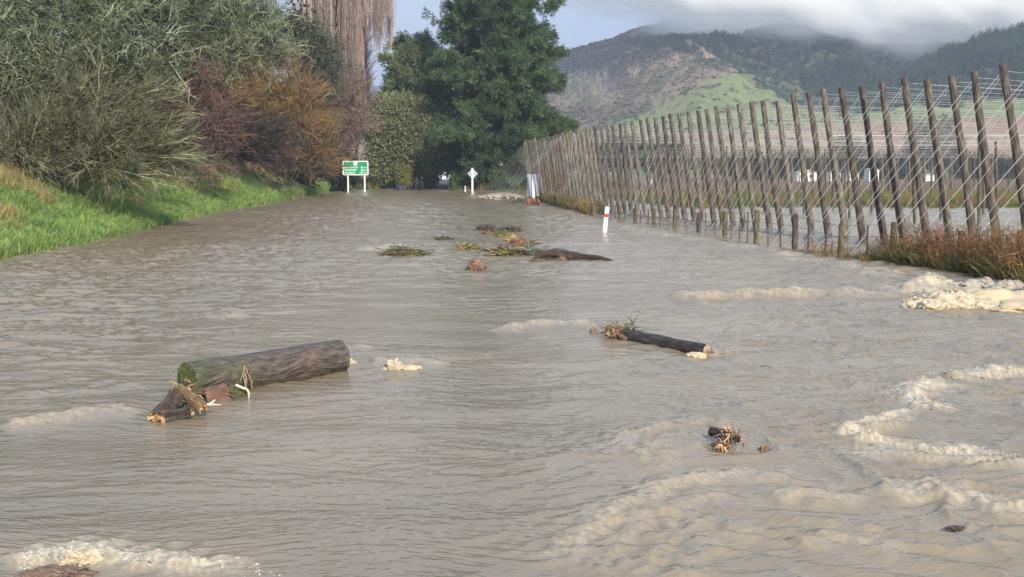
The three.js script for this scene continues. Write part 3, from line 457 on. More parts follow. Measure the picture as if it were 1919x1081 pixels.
{
  const r = mulberry(500); let d = 21.5, k = 0; const list = [];
  while (d < 82.5) { list.push(d); d += (d < 26 ? 0.95 : d < 50 ? 1.0 : 1.1) * (0.9 + 0.2 * r()); }
  const seen = list.filter((d) => F * (poleX(d) - 0.7) / d < 955).length;
  list.forEach((d) => {
    const x = poleX(d), inFrame = F * (x - 0.7) / d < 955; if (inFrame) k++;
    const t = thing('hop_pole', inFrame ? `leaning timber hop pole with guy wire, ${ordinal(k)} from the right edge` : 'leaning timber hop pole just outside the right edge', 'pole', 'leaning hop poles along the fence', V(x, -0.45, -d));
    const pole = part(t, 'pole', pick(r, bigPoles), pick(r, poleMats)), lean = 0.14 + 0.111 * x / d + 0.022 * (r() - 0.5), h = 1 + 0.03 * (r() - 0.5);
    pole.rotation.set(0.02 * (r() - 0.5), r() * 6.28, 0); pole.scale.setScalar(h); const tilt = new THREE.Quaternion().setFromAxisAngle(V(0, 0, 1), lean); pole.quaternion.premultiply(tilt);
    const top = V(0, 5.05 * h, 0).applyQuaternion(tilt), s = d < 45 ? 0.0055 : 0.0075;
    const end = d > 66 ? -3.9 : Math.max(-4.1, fenceX(d) + 0.45 - x - top.x), ez = d > 66 ? -(d - 66) * 0.5 : 0;
    wire(t, 'guy_wire', top, V(top.x + end, 0.25 + (d > 66 ? 0.5 : 0), ez + 0.15 * (r() - 0.5)), s * 1.3);
    wire(t, 'guy_wire', top.clone().multiplyScalar(0.985), V(top.x + end * 0.86, 0.25 + (d > 66 ? 0.5 : 0), ez + 0.3 * (r() - 0.5)), s * 0.9);
    wire(t, 'trellis_wire', top, V(Math.min(46, d * 0.62) - x, 4.55, 0.4), s * 0.6);
    poleRows.push([d, x]);
  });
}
{ // upright poles inside the garden
  const r = mulberry(501); let n = 0;
  for (let row = 0; row < 13 && n < 285; row++) for (let k = 0; k < 26 && n < 285; k++) {
    const d = 36.5 + k * 5.4 * (1 + k * 0.01) + (row % 2) * 1.7 + 1.3 * (r() - 0.5), x = 17.4 + row * 4.6 - (d - 36) * 0.12 + 0.8 * (r() - 0.5); if (F * x / d > 985 || x < poleX(Math.min(d, 82)) + 3 || d > 160) continue;
    const m = new THREE.Mesh(thinPoles[n % 3], pick(r, poleMats)); m.position.set(x, ground(x, -d) < 0 ? -0.5 : ground(x, -d) - 0.4, -d); m.rotation.set(0.03 * (r() - 0.5), 0, 0.05 + 0.035 * (r() - 0.5)); const sc = 1 + 0.08 * (r() - 0.5); m.scale.set(d > 70 ? 1.25 : 1, sc, d > 70 ? 1.25 : 1);
    add(m, 'garden_pole', 'slim upright timber pole standing inside the hop garden', 'pole', 'upright poles inside the hop garden'); n++;
  }
  const w = thing('trellis_wires', 'overhead trellis wires strung between the upright hop garden poles', 'wire', undefined, V(0, 0, 0));
  for (let k = 0; k < 9; k++) { const d = 38 + k * 6; wire(w, 'wire', V(poleX(Math.min(d, 82)) + 2, 3.45, -d), V(d * 0.6, 3.45, -d), 0.008); }
}
// ---------------------------------------------------------------- post and wire fence
const fencePt = (px, py) => { const w = W(px, py); return w; };
{
  const r = mulberry(502), t = thing('post_and_wire_fence', 'post and wire farm fence with mossy posts along the flooded verge', 'fence', undefined, V(0, 0, 0));
  const mossy = new THREE.MeshStandardMaterial({ color: rgb(0.36, 0.31, 0.17), map: woodTex, bumpMap: woodTex, bumpScale: 0.01, roughness: 0.95 });
  const posts = [[1908, 512, 80], [1865, 508, 70], [1799, 498, 66], [1674, 488, 72], [1575, 484, 66], [1489, 468, 68], [1417, 456, 62], [1357, 443, 47], [1309, 434, 36], [1264, 428, 36], [1226, 421, 30], [1190, 416, 26], [1162, 411, 28], [1135, 407, 22], [1110, 403, 22], [1085, 398, 20], [1062, 392, 19], [1040, 386, 18], [1013, 379, 18], [985, 371, 14], [962, 366, 12], [945, 362, 10]];
  const geos = [1, 2, 3, 4].map((s) => stick(1.6, 0.082, 0.075, 40 + s, 10, 0.01)), battens = [1, 2].map((s) => stick(1.5, 0.024, 0.022, 60 + s, 5, 0.02)); let prev = null;
  posts.forEach(([px, py, hp], k) => {
    const p = W(px, py), d = -p.z, h = hp * d / F, m = part(t, 'post', geos[k % 4], k % 3 === 2 ? poleMats[2] : mossy); m.position.set(p.x, h - 1.6, p.z); m.rotation.set(0.05 * (r() - 0.5), r() * 6, 0.05 * (r() - 0.5)); const top = V(p.x, h, p.z);
    if (prev) {
      const L = prev.distanceTo(top), nb = Math.max(2, Math.min(5, Math.round(L / 0.9)));
      for (let b = 1; b < nb; b++) { const q = prev.clone().lerp(top, b / nb), w = part(t, 'batten', battens[b % 2], pick(r, poleMats)); w.position.set(q.x, q.y - 1.53 - 0.06 * r(), q.z); w.rotation.set(0.06 * (r() - 0.5), 0, 0.06 * (r() - 0.5)); }
      for (const y of [0.06, 0.33, 0.6]) wire(t, 'wire', prev.clone().add(V(-0.08, -y, 0)), top.clone().add(V(-0.08, -y, 0)), d < 40 ? 0.0055 : 0.009).material = fenceWire;
    }
    prev = top;
  });
}
{ // rank dry weeds round the fence at the right
  const r = mulberry(503), spots = [[1905, 520, 34, 0.95], [1860, 512, 30, 0.95], [1815, 507, 26, 0.9], [1770, 500, 26, 0.9], [1725, 494, 26, 0.95], [1682, 488, 18, 0.75], [1648, 486, 12, 0.55], [1612, 484, 7, 0.35], [1565, 482, 9, 0.4], [1530, 474, 12, 0.4], [1950, 530, 34, 1.0]];
  const words = ['tall green-brown weed clump at the right frame edge', 'bushy brown weed clump just left of the frame-edge weeds', 'rusty weed clump below the third leaning pole', 'tawny weed clump round the leaning fence batten', 'large straw-topped weed clump against a grey fence post', 'smaller olive weed clump left of the straw-topped one', 'low dry weed clump at the left end of the hedge of weeds', 'tiny tuft of dry stalks between two fence posts', 'short brown stalks round a mossy fence post', 'low rusty stalks left of the mossy fence post', 'dark weed clump cut by the right edge'];
  spots.forEach(([px, py, n, h], k) => {
    const c = W(px, py), t = thing('weed_clump', words[k], 'weeds', 'weeds along the fence', V(c.x, -0.1, c.z)), a = [], b = [];
    for (let q = 0; q < n * 5; q++) { const p = V((r() - 0.5) * 1.0, 0.0, (r() - 0.5) * 0.9), g = r() < 0.62, e = { p, dir: V((r() - 0.5) * 0.9, 1, (r() - 0.5) * 0.9).normalize(), spin: r() * 6, s: h * (0.45 + 0.7 * r()) * 1.05 }; e.c = g ? rgb(0.12 + 0.07 * r(), 0.125 + 0.05 * r(), 0.045) : rgb(0.34 + 0.16 * r(), 0.25 + 0.1 * r(), 0.12); a.push(e); }
    for (let q = 0; q < n * 1.5; q++) b.push({ p: V((r() - 0.5) * 0.9, 0.05, (r() - 0.5) * 0.7), dir: V((r() - 0.5) * 0.7, 1, (r() - 0.5) * 0.6).normalize(), spin: r() * 6, s: h * (0.5 + 0.5 * r()), c: rgb(0.2 + 0.1 * r(), 0.11 + 0.05 * r(), 0.06) });
    crownOf(t, 'blades', STRAW, a, r); crownOf(t, 'stalks', TWIG, b, r);
  });
  const rush = thing('rush_border', 'strip of straw-coloured rushes along the far fence', 'rushes', undefined, V(0, 0, 0)), l = [];
  for (let q = 0; q < 900; q++) { const d = 52 + 36 * r(), x = fenceX(d) + 0.5 + (r() - 0.5) * 0.8; l.push({ p: V(x, -0.1, -d), dir: V((r() - 0.5) * 0.5, 1, (r() - 0.5) * 0.4).normalize(), spin: r() * 6, s: (0.7 + 0.6 * r()) * 1.3, c: rgb(0.33 + 0.14 * r(), 0.25 + 0.1 * r(), 0.12) }); }
  crownOf(rush, 'blades', STRAW, l, r);
}

// ---------------------------------------------------------------- signs and marker posts
const white = mat(0.78, 0.78, 0.76, 0.55), greySheet = mat(0.5, 0.54, 0.58, 0.35, { metalness: 0.5 });
const rbox = (w, h, d, rad = 0.01) => { const s = new THREE.Shape(), x = w / 2, y = h / 2; s.moveTo(-x + rad, -y); s.lineTo(x - rad, -y); s.quadraticCurveTo(x, -y, x, -y + rad); s.lineTo(x, y - rad); s.quadraticCurveTo(x, y, x - rad, y); s.lineTo(-x + rad, y); s.quadraticCurveTo(-x, y, -x, y - rad); s.lineTo(-x, -y + rad); s.quadraticCurveTo(-x, -y, -x + rad, -y); return new THREE.ExtrudeGeometry(s, { depth: d, bevelEnabled: false, curveSegments: 5 }).translate(0, 0, -d / 2); };
{
  const d = 122, k = d / F, base = P(667, 352, d), t = thing('road_sign', 'green highway distance sign with white border on two white posts', 'sign', undefined, V(base.x, 0, base.z));
  const cy = EYE + (328 - 315) * k, w = 48 * k, h = 26.5 * k;
  for (const [px, yb] of [[-14.5, 338], [16.5, 353]]) { const y0 = -0.4, y1 = cy; part(t, 'post', new THREE.BoxGeometry(0.17, y1 - y0, 0.1).translate(px * k, (y0 + y1) / 2, -0.1), white); }
  const panel = part(t, 'panel', rbox(w, h, 0.05, 0.16).translate(0, cy, 0), white);
  const cv = document.createElement('canvas'); cv.width = 1024; cv.height = 560; const c = cv.getContext('2d'); c.fillStyle = '#008a5e'; c.fillRect(0, 0, 1024, 560); c.fillStyle = '#f4f6f2';
  c.beginPath(); c.moveTo(430, 20); c.lineTo(594, 20); c.lineTo(590, 100); c.quadraticCurveTo(570, 165, 512, 185); c.quadraticCurveTo(454, 165, 434, 100); c.fill(); c.fillStyle = '#b0241c'; c.font = 'bold 130px sans-serif'; c.textAlign = 'center'; c.fillText('6', 512, 140);
  c.fillStyle = '#f4f6f2'; c.font = 'bold 108px sans-serif'; [['Kawatiri Jnc', '35'], ['Murchison', '70'], ['Westport', '170']].forEach(([a, b], i) => { const y = 285 + i * 118; c.textAlign = 'left'; c.font = 'bold 104px sans-serif'; c.fillText(a, 28, y, 620); c.textAlign = 'right'; c.fillText(b, 845, y); c.font = 'bold 74px sans-serif'; c.fillText('km', 990, y); });
  const tx = new THREE.CanvasTexture(cv); tx.colorSpace = THREE.SRGBColorSpace;
  part(panel, 'face', new THREE.PlaneGeometry(w - 0.24, h - 0.24).translate(0, cy, 0.032), new THREE.MeshStandardMaterial({ map: tx, roughness: 0.5 }));
}
{
  const d = 116, k = d / F, b = P(885, 358, d), t = thing('warning_sign', 'back of a grey diamond warning sign on a white post', 'sign', undefined, V(b.x, 0, b.z)), cy = EYE + (328 - 325.5) * k;
  part(t, 'post', new THREE.BoxGeometry(0.2, cy + 1.35, 0.14).translate(0.03, (cy + 0.55 - 0.8) / 2 + 0.1, 0.09), white);
  part(t, 'panel', rbox(0.86, 0.86, 0.03, 0.05).rotateZ(Math.PI / 4).translate(0.05, cy, 0), greySheet);
}
{
  const b = W(999, 380), d = -b.z, k = d / F, t = thing('rectangular_sign', 'back of a tall grey rectangular sign on a white post', 'sign', undefined, V(b.x, 0, b.z)), cy = EYE + (328 - 347) * k, w = 22 * k, h = 41 * k;
  part(t, 'post', new THREE.BoxGeometry(0.19, cy + h / 2 + 0.9, 0.14).translate(0.03, (cy + h / 2 - 0.86) / 2, 0.1), white);
  part(t, 'panel', rbox(w, h, 0.03, 0.08).translate(0, cy, 0), greySheet);
  for (const y of [-0.3, 0.3]) part(t, 'rail', new THREE.BoxGeometry(w * 0.94, 0.05, 0.03).translate(0, cy + y * h, 0.031), greySheet);
}
function marker(px, py, h, w, lean, label, band = true) {
  const b = W(px, py), t = thing('marker_post', label, 'marker post', 'white edge marker posts', V(b.x, 0, b.z));
  part(t, 'post', rbox(w, h + 0.4, w * 0.55, 0.012).translate(0, (h - 0.4) / 2, 0), mat(0.82, 0.81, 0.78, 0.5));
  if (band) { part(t, 'red_band', new THREE.BoxGeometry(w * 1.04, h * 0.13, w * 0.6).translate(0, h * 0.66, 0), mat(0.6, 0.035, 0.03, 0.4)); part(t, 'cap', new THREE.BoxGeometry(w * 1.03, h * 0.05, w * 0.62).translate(0, h * 0.99, 0), mat(0.32, 0.29, 0.25)); }
  t.rotation.z = lean; return t;
}
marker(1133, 436, 0.92, 0.14, -0.09, 'tilted white marker post with red band standing in the flood');
marker(872, 359, 0.68, 0.15, 0, 'small white marker post left of the diamond sign');
marker(777, 351, 0.95, 0.16, 0, 'white marker post beside the standing people', false);

// ---------------------------------------------------------------- people on the dry road
function person(px, d, h, turn, cloth, legs, skin, label, o = {}) {
  const b = P(px, 345, d); b.y = Math.max(ground(b.x, b.z), -0.05); const t = thing('person', label, 'person', undefined, b), S = h / 1.75;
  const J = { pelvis: V(0, 0.95, 0), chest: V(0, 1.32, 0.01), neck: V(0, 1.5, 0), head: V(0, 1.63, 0.02), ...Object.fromEntries([-1, 1].flatMap((s) => [['sh' + s, V(0.19 * s, 1.42, 0)], ['el' + s, V(0.25 * s, 1.14, -0.03)], ['wr' + s, V((o.pocket ? 0.17 : 0.26) * s, 0.9, 0.1)], ['hd' + s, V((o.pocket ? 0.16 : 0.26) * s, 0.82, 0.13)], ['hip' + s, V(0.095 * s, 0.92, 0)], ['kn' + s, V(0.115 * s, 0.5, 0.02)], ['an' + s, V(0.125 * s, 0.09, -0.02)], ['toe' + s, V(0.15 * s, 0.045, 0.15)]])) };
  const bones = [['pelvis', 'chest', 0.14, 0.155], ['chest', 'neck', 0.15, 0.065], ['neck', 'head', 0.06, 0.1]]; for (const s of [-1, 1]) bones.push(['chest', 'sh' + s, 0.12, 0.075], ['sh' + s, 'el' + s, 0.068, 0.056], ['el' + s, 'wr' + s, 0.055, 0.042], ['wr' + s, 'hd' + s, 0.038, 0.034], ['pelvis', 'hip' + s, 0.13, 0.105], ['hip' + s, 'kn' + s, 0.098, 0.068], ['kn' + s, 'an' + s, 0.065, 0.048], ['an' + s, 'toe' + s, 0.052, 0.038]);
  const N = 84, mc = new MarchingCubes(N, new THREE.MeshStandardMaterial(), false, false, 120000), p = V(), q = V();
  for (let z = 0; z < N; z++) for (let y = 0; y < N; y++) for (let x = 0; x < N; x++) {
    p.set((x / N - 0.5) * 1.9, (y / N - 0.5) * 1.9 + 0.87, (z / N - 0.5) * 1.9); if (Math.abs(p.x) > 0.45 || Math.abs(p.z) > 0.4) { mc.field[x + N * (y + N * z)] = -1; continue; }
    let sum = 0; for (const [a, b2, ra, rb] of bones) { const A = J[a], B = J[b2]; q.subVectors(B, A); const u = clamp(p.clone().sub(A).dot(q) / q.lengthSq()), D = p.distanceTo(q.multiplyScalar(u).add(A)) - lerp(ra, rb, u); sum += Math.exp(-D * 38); }
    mc.field[x + N * (y + N * z)] = Math.log(sum) / 38;
  }
  mc.isolation = 0; mc.update(); const n = mc.count, g = new THREE.BufferGeometry(), pos = new Float32Array(n * 3), col = new Float32Array(n * 3);
  for (let i = 0; i < n; i++) { const x = mc.positionArray[i * 3] * 0.95, y = mc.positionArray[i * 3 + 1] * 0.95 + 0.87, z = mc.positionArray[i * 3 + 2] * 0.95; pos.set([x, y, z], i * 3); const c = y > 1.5 ? (y > 1.67 || z < 0 ? [0.04, 0.03, 0.02] : skin) : y > 0.93 ? (y < 1 && Math.abs(x) > 0.2 ? skin : cloth) : y < 0.86 && Math.abs(x) > 0.21 ? skin : y < 0.1 ? [0.03, 0.03, 0.03] : y < 0.9 ? legs : cloth; col.set(c, i * 3); }
  g.setAttribute('position', new THREE.BufferAttribute(pos, 3)); g.setAttribute('normal', new THREE.BufferAttribute(mc.normalArray.slice(0, n * 3), 3)); g.setAttribute('color', new THREE.BufferAttribute(col, 3)); g.scale(S, S, S);
  g.deleteAttribute('normal'); g.computeVertexNormals();
  part(t, 'body', g, vcol(0.85)); t.rotation.y = turn;
}
person(780, 134.5, 1.8, 2.9, [0.025, 0.026, 0.04], [0.03, 0.032, 0.045], [0.45, 0.3, 0.22], 'person in dark jacket and trousers, left of the standing group', { pocket: true });
person(785.5, 137, 1.76, 2.6, [0.03, 0.03, 0.045], [0.05, 0.055, 0.08], [0.42, 0.28, 0.2], 'person in dark clothes standing in the middle of the group');
person(791, 135.5, 1.8, 0.6, [0.012, 0.012, 0.014], [0.03, 0.03, 0.032], [0.45, 0.3, 0.22], 'person in black coat and pale cap, right of the standing group', { pocket: true });
person(819, 235, 1.75, 3.0, [0.05, 0.03, 0.035], [0.04, 0.04, 0.05], [0.42, 0.28, 0.2], 'far person in dark clothing on the road, left of the white vehicle');
person(827, 238, 1.7, 2.7, [0.06, 0.02, 0.03], [0.05, 0.05, 0.07], [0.42, 0.28, 0.2], 'far person in dark red top on the road');
person(838, 225, 1.75, 2.8, [0.1, 0.17, 0.32], [0.13, 0.2, 0.35], [0.42, 0.28, 0.2], 'far person in light blue clothing at the right of the road');

// ---------------------------------------------------------------- debris in the water
const cloudy = (v, f, s) => 0.5 + 0.5 * (n3(v.x * f + s, v.y * f, v.z * f) * 0.65 + n3(v.x * f * 2.7, v.y * f * 2.7 + s, v.z * f * 2.7) * 0.35);
function logGeo(a, b, ra, rb, seed, colour, o = {}) { // bark with knots and splits; the ends stay open for the cut faces
  const n = o.n ?? 44, m = o.m ?? 36, d = b.clone().sub(a), L = d.length(); d.normalize(); const u = V(0, 1, 0).cross(d).normalize(), w = d.clone().cross(u), p = [], c = [], uv = [], idx = [];
  for (let j = 0; j <= n; j++) for (let k = 0; k <= m; k++) {
    uv.push(k / m, j / n * L * 1.2 + seed);
    const t = j / n, A = k / m * 6.2832, bend = (o.bend ?? 0) * Math.sin(t * 3.14), ax = V(Math.cos(A) * 1.2, Math.sin(A) * 1.2, t * L * 1.6), R = lerp(ra, rb, t) * (1 + (o.rough ?? 0.06) * (n3(ax.x + seed, ax.y, ax.z) + 0.5 * n3(ax.x * 4, ax.y * 4 + seed, ax.z * 1.5)) + (o.flat ?? 0) * Math.cos(A * 7 + 1) * 0.5);
    const q = a.clone().addScaledVector(d, t * L).addScaledVector(u, Math.cos(A) * R).addScaledVector(w, Math.sin(A) * R + bend); p.push(q.x, q.y, q.z); c.push(...colour(q, t, A));
  }
  for (let j = 0; j < n; j++) for (let k = 0; k < m; k++) { const e = j * (m + 1) + k, f = e + 1, g = e + m + 1, h = g + 1; idx.push(e, f, g, f, h, g); }
  const g = new THREE.BufferGeometry(); g.setAttribute('position', new THREE.Float32BufferAttribute(p, 3)); g.setAttribute('color', new THREE.Float32BufferAttribute(c, 3)); g.setAttribute('uv', new THREE.Float32BufferAttribute(uv, 2)); g.setIndex(idx); g.computeVertexNormals();
  const cap = (end) => { const e = end ? n : 0, cp_ = [], cc = [], ci = [], rings = 7, ctr = end ? b : a; for (let q = 0; q <= rings; q++) for (let k = 0; k <= m; k++) { const o3 = (e * (m + 1) + k) * 3, v = V(p[o3], p[o3 + 1], p[o3 + 2]).lerp(ctr, q / rings).addScaledVector(d, (end ? 1 : -1) * (o.jag ?? 0.012) * n3(k * 0.3, q * 0.7, seed)); cp_.push(v.x, v.y, v.z); const s = 0.8 + 0.25 * ((q % 2) - 0.5) + 0.3 * n3(k * 0.25, q * 0.8, seed + 3); cc.push(...(o.end ?? [0.4, 0.28, 0.16]).map((x) => x * s)); } for (let q = 0; q < rings; q++) for (let k = 0; k < m; k++) { const e2 = q * (m + 1) + k, f = e2 + 1, g2 = e2 + m + 1, h = g2 + 1; end ? ci.push(e2, f, g2, f, h, g2) : ci.push(e2, g2, f, f, g2, h); } const G = new THREE.BufferGeometry(); G.setAttribute('position', new THREE.Float32BufferAttribute(cp_, 3)); G.setAttribute('color', new THREE.Float32BufferAttribute(cc, 3)); G.setIndex(ci); G.computeVertexNormals(); return G; };
  return [g, cap(0), cap(1)];
}
const barkTex = noiseTex(512, (u, v) => 0.8 + 0.2 * tile(u, v, 26, 5, 1) + 0.18 * tile(u, v, 60, 16, 6) + 0.1 * tile(u, v, 120, 60, 8), true);
const smoothTex = noiseTex(512, (u, v) => 0.84 + 0.13 * tile(u, v, 14, 4, 1) + 0.16 * tile(u, v, 40, 7, 6) + 0.1 * tile(u, v, 100, 24, 8), true), PEELED = vcol(0.5, { map: smoothTex, bumpMap: smoothTex, bumpScale: 0.014 });
const WET = vcol(0.5), MOSS = vcol(0.85), BARKED = vcol(0.55, { map: barkTex, bumpMap: barkTex, bumpScale: 0.02 });
function tangle(seed, R, n, cols, o = {}) { // a mat of sticks, straw and weed
  const r = mulberry(seed), b = new GB(), len = o.len ?? 0.35, rad = o.rad ?? 0.006;
  for (let k = 0; k < n; k++) {
    const a = r() * 6.28, q = Math.sqrt(r()), y = (1 - q * q) * R.y * (0.35 + 0.65 * r()), p = V(Math.cos(a) * q * R.x, y, Math.sin(a) * q * R.z), dir = V((r() - 0.5) * 2, (r() - 0.6) * (o.up ?? 0.7), (r() - 0.5) * 1.1).normalize(), L = len * (0.4 + r()), c = pick(r, cols), v = 0.6 + 0.7 * r(); b.col = c.map((x) => x * v);
    const m = p.clone().addScaledVector(dir, L / 2).add(any(r, L * 0.16)), e = p.clone().addScaledVector(dir, L).add(V(0, -0.1 * L, 0)), R0 = rad * (0.5 + r());
    b.path([p, m, e], [R0, R0 * 0.8, R0 * 0.35], 4);
  }
  return b.geo();
}
function mound(seed, R, cols, amp = 0.35, f = 3) { // lumpy half-sunk mass
  const g = new THREE.IcosahedronGeometry(1, 14), p = g.attributes.position, c = new Float32Array(p.count * 3);
  for (let i = 0; i < p.count; i++) { const v = V(p.getX(i), p.getY(i), p.getZ(i)), k = 1 + amp * (n3(v.x * f * 0.5 + seed, v.y * f * 0.5, v.z * f * 0.5) * 0.7 + 0.35 * n3(v.x * f, v.y * f + seed, v.z * f) + 0.16 * n3(v.x * f * 3, v.y * f * 3, v.z * f * 3 + seed)), t = clamp(cloudy(v, 2.4, seed)), j = t * (cols.length - 1), a = Math.floor(j), col = mix3(cols[a], cols[Math.min(a + 1, cols.length - 1)], j - a); p.setXYZ(i, v.x * k * R.x, v.y * k * R.y, v.z * k * R.z); c.set(col, i * 3); }
  g.setAttribute('color', new THREE.BufferAttribute(c, 3)); g.deleteAttribute('normal'); g.deleteAttribute('uv'); const s = new THREE.BufferGeometry(); s.setAttribute('position', g.attributes.position); s.setAttribute('color', g.attributes.color);
  const key = new Map(), np = [], nc = [], idx = []; for (let i = 0; i < p.count; i++) { const h = [p.getX(i), p.getY(i), p.getZ(i)].map((x) => Math.round(x * 1e4)).join(); if (!key.has(h)) { key.set(h, np.length / 3); np.push(p.getX(i), p.getY(i), p.getZ(i)); nc.push(c[i * 3], c[i * 3 + 1], c[i * 3 + 2]); } idx.push(key.get(h)); }
  const o = new THREE.BufferGeometry(); o.setAttribute('position', new THREE.Float32BufferAttribute(np, 3)); o.setAttribute('color', new THREE.Float32BufferAttribute(nc, 3)); o.setIndex(idx); o.computeVertexNormals(); return o;
}
{ // the big mossy log
  const A = W(352, 742), B = W(636, 693); A.y = 0.125; B.y = 0.135; const base = A.clone().setY(0), t = thing('big_log', 'big sawn log with mossy near end lying in the flood', 'log', undefined, base);
  const [g, c0, c1] = logGeo(A.clone().sub(base), B.clone().sub(base), 0.18, 0.178, 3, (q, u, a) => { const m = cloudy(q, 2.6, 5), low = cloudy(q, 1.3, 9), grey = mix3([0.06, 0.05, 0.042], [0.17, 0.14, 0.115], cloudy(q.clone().multiply(V(3, 9, 3)), 2.5, 2)), warm = mix3(grey, [0.2, 0.13, 0.1], clamp(cloudy(q, 1.8, 31) * 1.6 - 0.55)), moss = clamp((low - 0.38) * 3 + (0.3 - u) * 0.9 + (q.y < 0.06 ? 0.3 : -0.25)); return mix3(warm, mix3([0.05, 0.075, 0.02], [0.16, 0.17, 0.07], m), clamp(moss) * 0.6); }, { n: 90, m: 64, rough: 0.045, end: [0.11, 0.13, 0.035] });
  part(t, 'trunk', g, PEELED); part(t, 'mossy_cut_face', c0, MOSS).userData.label = 'mossy green sawn face'; part(t, 'cut_face', c1, WET);
  const r = mulberry(9), st = new GB(); for (let k = 0; k < 9; k++) { const u = 0.22 + 0.14 * r(), p = A.clone().lerp(B, u).sub(base).add(V(0.12 + 0.05 * r(), 0.02 + 0.1 * r(), 0.12)); st.col = pick(r, [[0.3, 0.22, 0.14], [0.2, 0.14, 0.09], [0.4, 0.33, 0.24]]); st.path([p, p.clone().add(V(0.05 * (r() - 0.2), -0.04, 0.03)), p.clone().add(V(0.12 * (r() - 0.3), -0.13, 0.06))], [0.006, 0.005, 0.003], 4); }
  part(t, 'bark_strings', st.geo(), WET);
}
{ const p = W(408, 750), t = thing('wood_block', 'square-cut reddish brown block of wood against the log', 'wood', undefined, p), g = new THREE.BoxGeometry(0.2, 0.13, 0.12, 6, 4, 4), q = g.attributes.position, c = []; for (let i = 0; i < q.count; i++) { const v = V(q.getX(i), q.getY(i), q.getZ(i)), k = 0.012 * n3(v.x * 9, v.y * 9, v.z * 9); q.setXYZ(i, v.x + k, v.y + k, v.z + k); c.push(...mix3([0.1, 0.06, 0.045], [0.25, 0.13, 0.09], cloudy(v, 9, 1))); } g.setAttribute('color', new THREE.Float32BufferAttribute(c, 3)); g.computeVertexNormals(); part(t, 'block', g, WET).rotation.set(0.1, 0.5, 0.16); t.position.y = 0.055; part(t, 'grain', tangle(4, V(0.1, 0.05, 0.05), 12, [[0.2, 0.12, 0.08]], { len: 0.15, rad: 0.004 }), WET); }
{ const p = W(442, 744), t = thing('moss_clump', 'dark green moss clump with pale root hooked against the log', 'moss', undefined, p); part(t, 'moss', mound(8, V(0.09, 0.075, 0.07), [[0.03, 0.045, 0.015], [0.1, 0.13, 0.04]], 0.4), MOSS).position.y = 0.03; const b = new GB(); b.col = [0.6, 0.53, 0.42]; b.path([V(0.02, 0.12, 0.05), V(0.08, 0.1, 0.07), V(0.12, 0.09, 0.07), V(0.14, 0.05, 0.07), V(0.135, 0.0, 0.07)], [0.014, 0.014, 0.012, 0.01, 0.006], 7); part(t, 'root', b.geo(), WET); }
{ // torn stump in front of the log
  const p = W(322, 786), t = thing('torn_stump', 'torn dark stump with fresh orange broken wood in front of the log', 'stump', undefined, p);
  const bark = (q) => mix3([0.05, 0.036, 0.028], [0.24, 0.18, 0.14], cloudy(q.clone().multiply(V(2, 2, 5)), 6, 4)), fresh = (q) => mix3([0.35, 0.19, 0.08], [0.62, 0.42, 0.22], cloudy(q, 14, 2));
  const limb = (a, b, ra, rb, s, col, name, o = {}) => { const [g, c0, c1] = logGeo(a, b, ra, rb, s, col, { n: 26, m: 22, rough: 0.34, jag: 0.04, end: [0.5, 0.29, 0.13], ...o }); const m = part(t, name, g, BARKED); part(m, 'broken_end', c0, WET); part(m, 'broken_end', c1, WET); };
  limb(V(-0.1, 0.03, 0.07), V(0.03, 0.18, -0.2), 0.06, 0.075, 1, bark, 'trunk');
  limb(V(-0.04, 0.035, 0.06), V(0.15, 0.06, -0.02), 0.055, 0.035, 2, bark, 'branch');
  limb(V(0.02, 0.17, -0.2), V(0.05, 0.26, -0.26), 0.065, 0.03, 5, bark, 'branch');
  limb(V(0.02, 0.24, -0.15), V(0.24, 0.08, -0.06), 0.03, 0.042, 7, fresh, 'splintered_plank', { rough: 0.2 });
  for (const [x, y, z, k] of [[-0.05, 0.045, 0.09, 1], [-0.11, 0.04, 0.08, 2]]) part(t, 'fresh_splinters', tangle(30 + k, V(0.03, 0.035, 0.02), 46, [[0.5, 0.28, 0.12], [0.62, 0.42, 0.22], [0.3, 0.15, 0.07]], { len: 0.03, rad: 0.011, up: 1.2 }), WET).position.set(x, y - 0.02, z);
  part(t, 'root_fibres', tangle(6, V(0.12, 0.1, 0.1), 90, [[0.22, 0.14, 0.07], [0.1, 0.06, 0.035], [0.4, 0.28, 0.15]], { len: 0.12, rad: 0.006, up: 1.6 }), WET).position.set(0.02, 0.14, -0.22);
  const b = new GB(); b.col = [0.7, 0.64, 0.52]; b.path([V(0.2, 0.08, -0.1), V(0.28, 0.1, -0.12), V(0.33, 0.14, -0.12)], [0.018, 0.014, 0.004], 6); b.path([V(0.28, 0.1, -0.12), V(0.38, 0.1, -0.1)], [0.01, 0.003], 5); part(t, 'pale_root', b.geo(), WET);
}
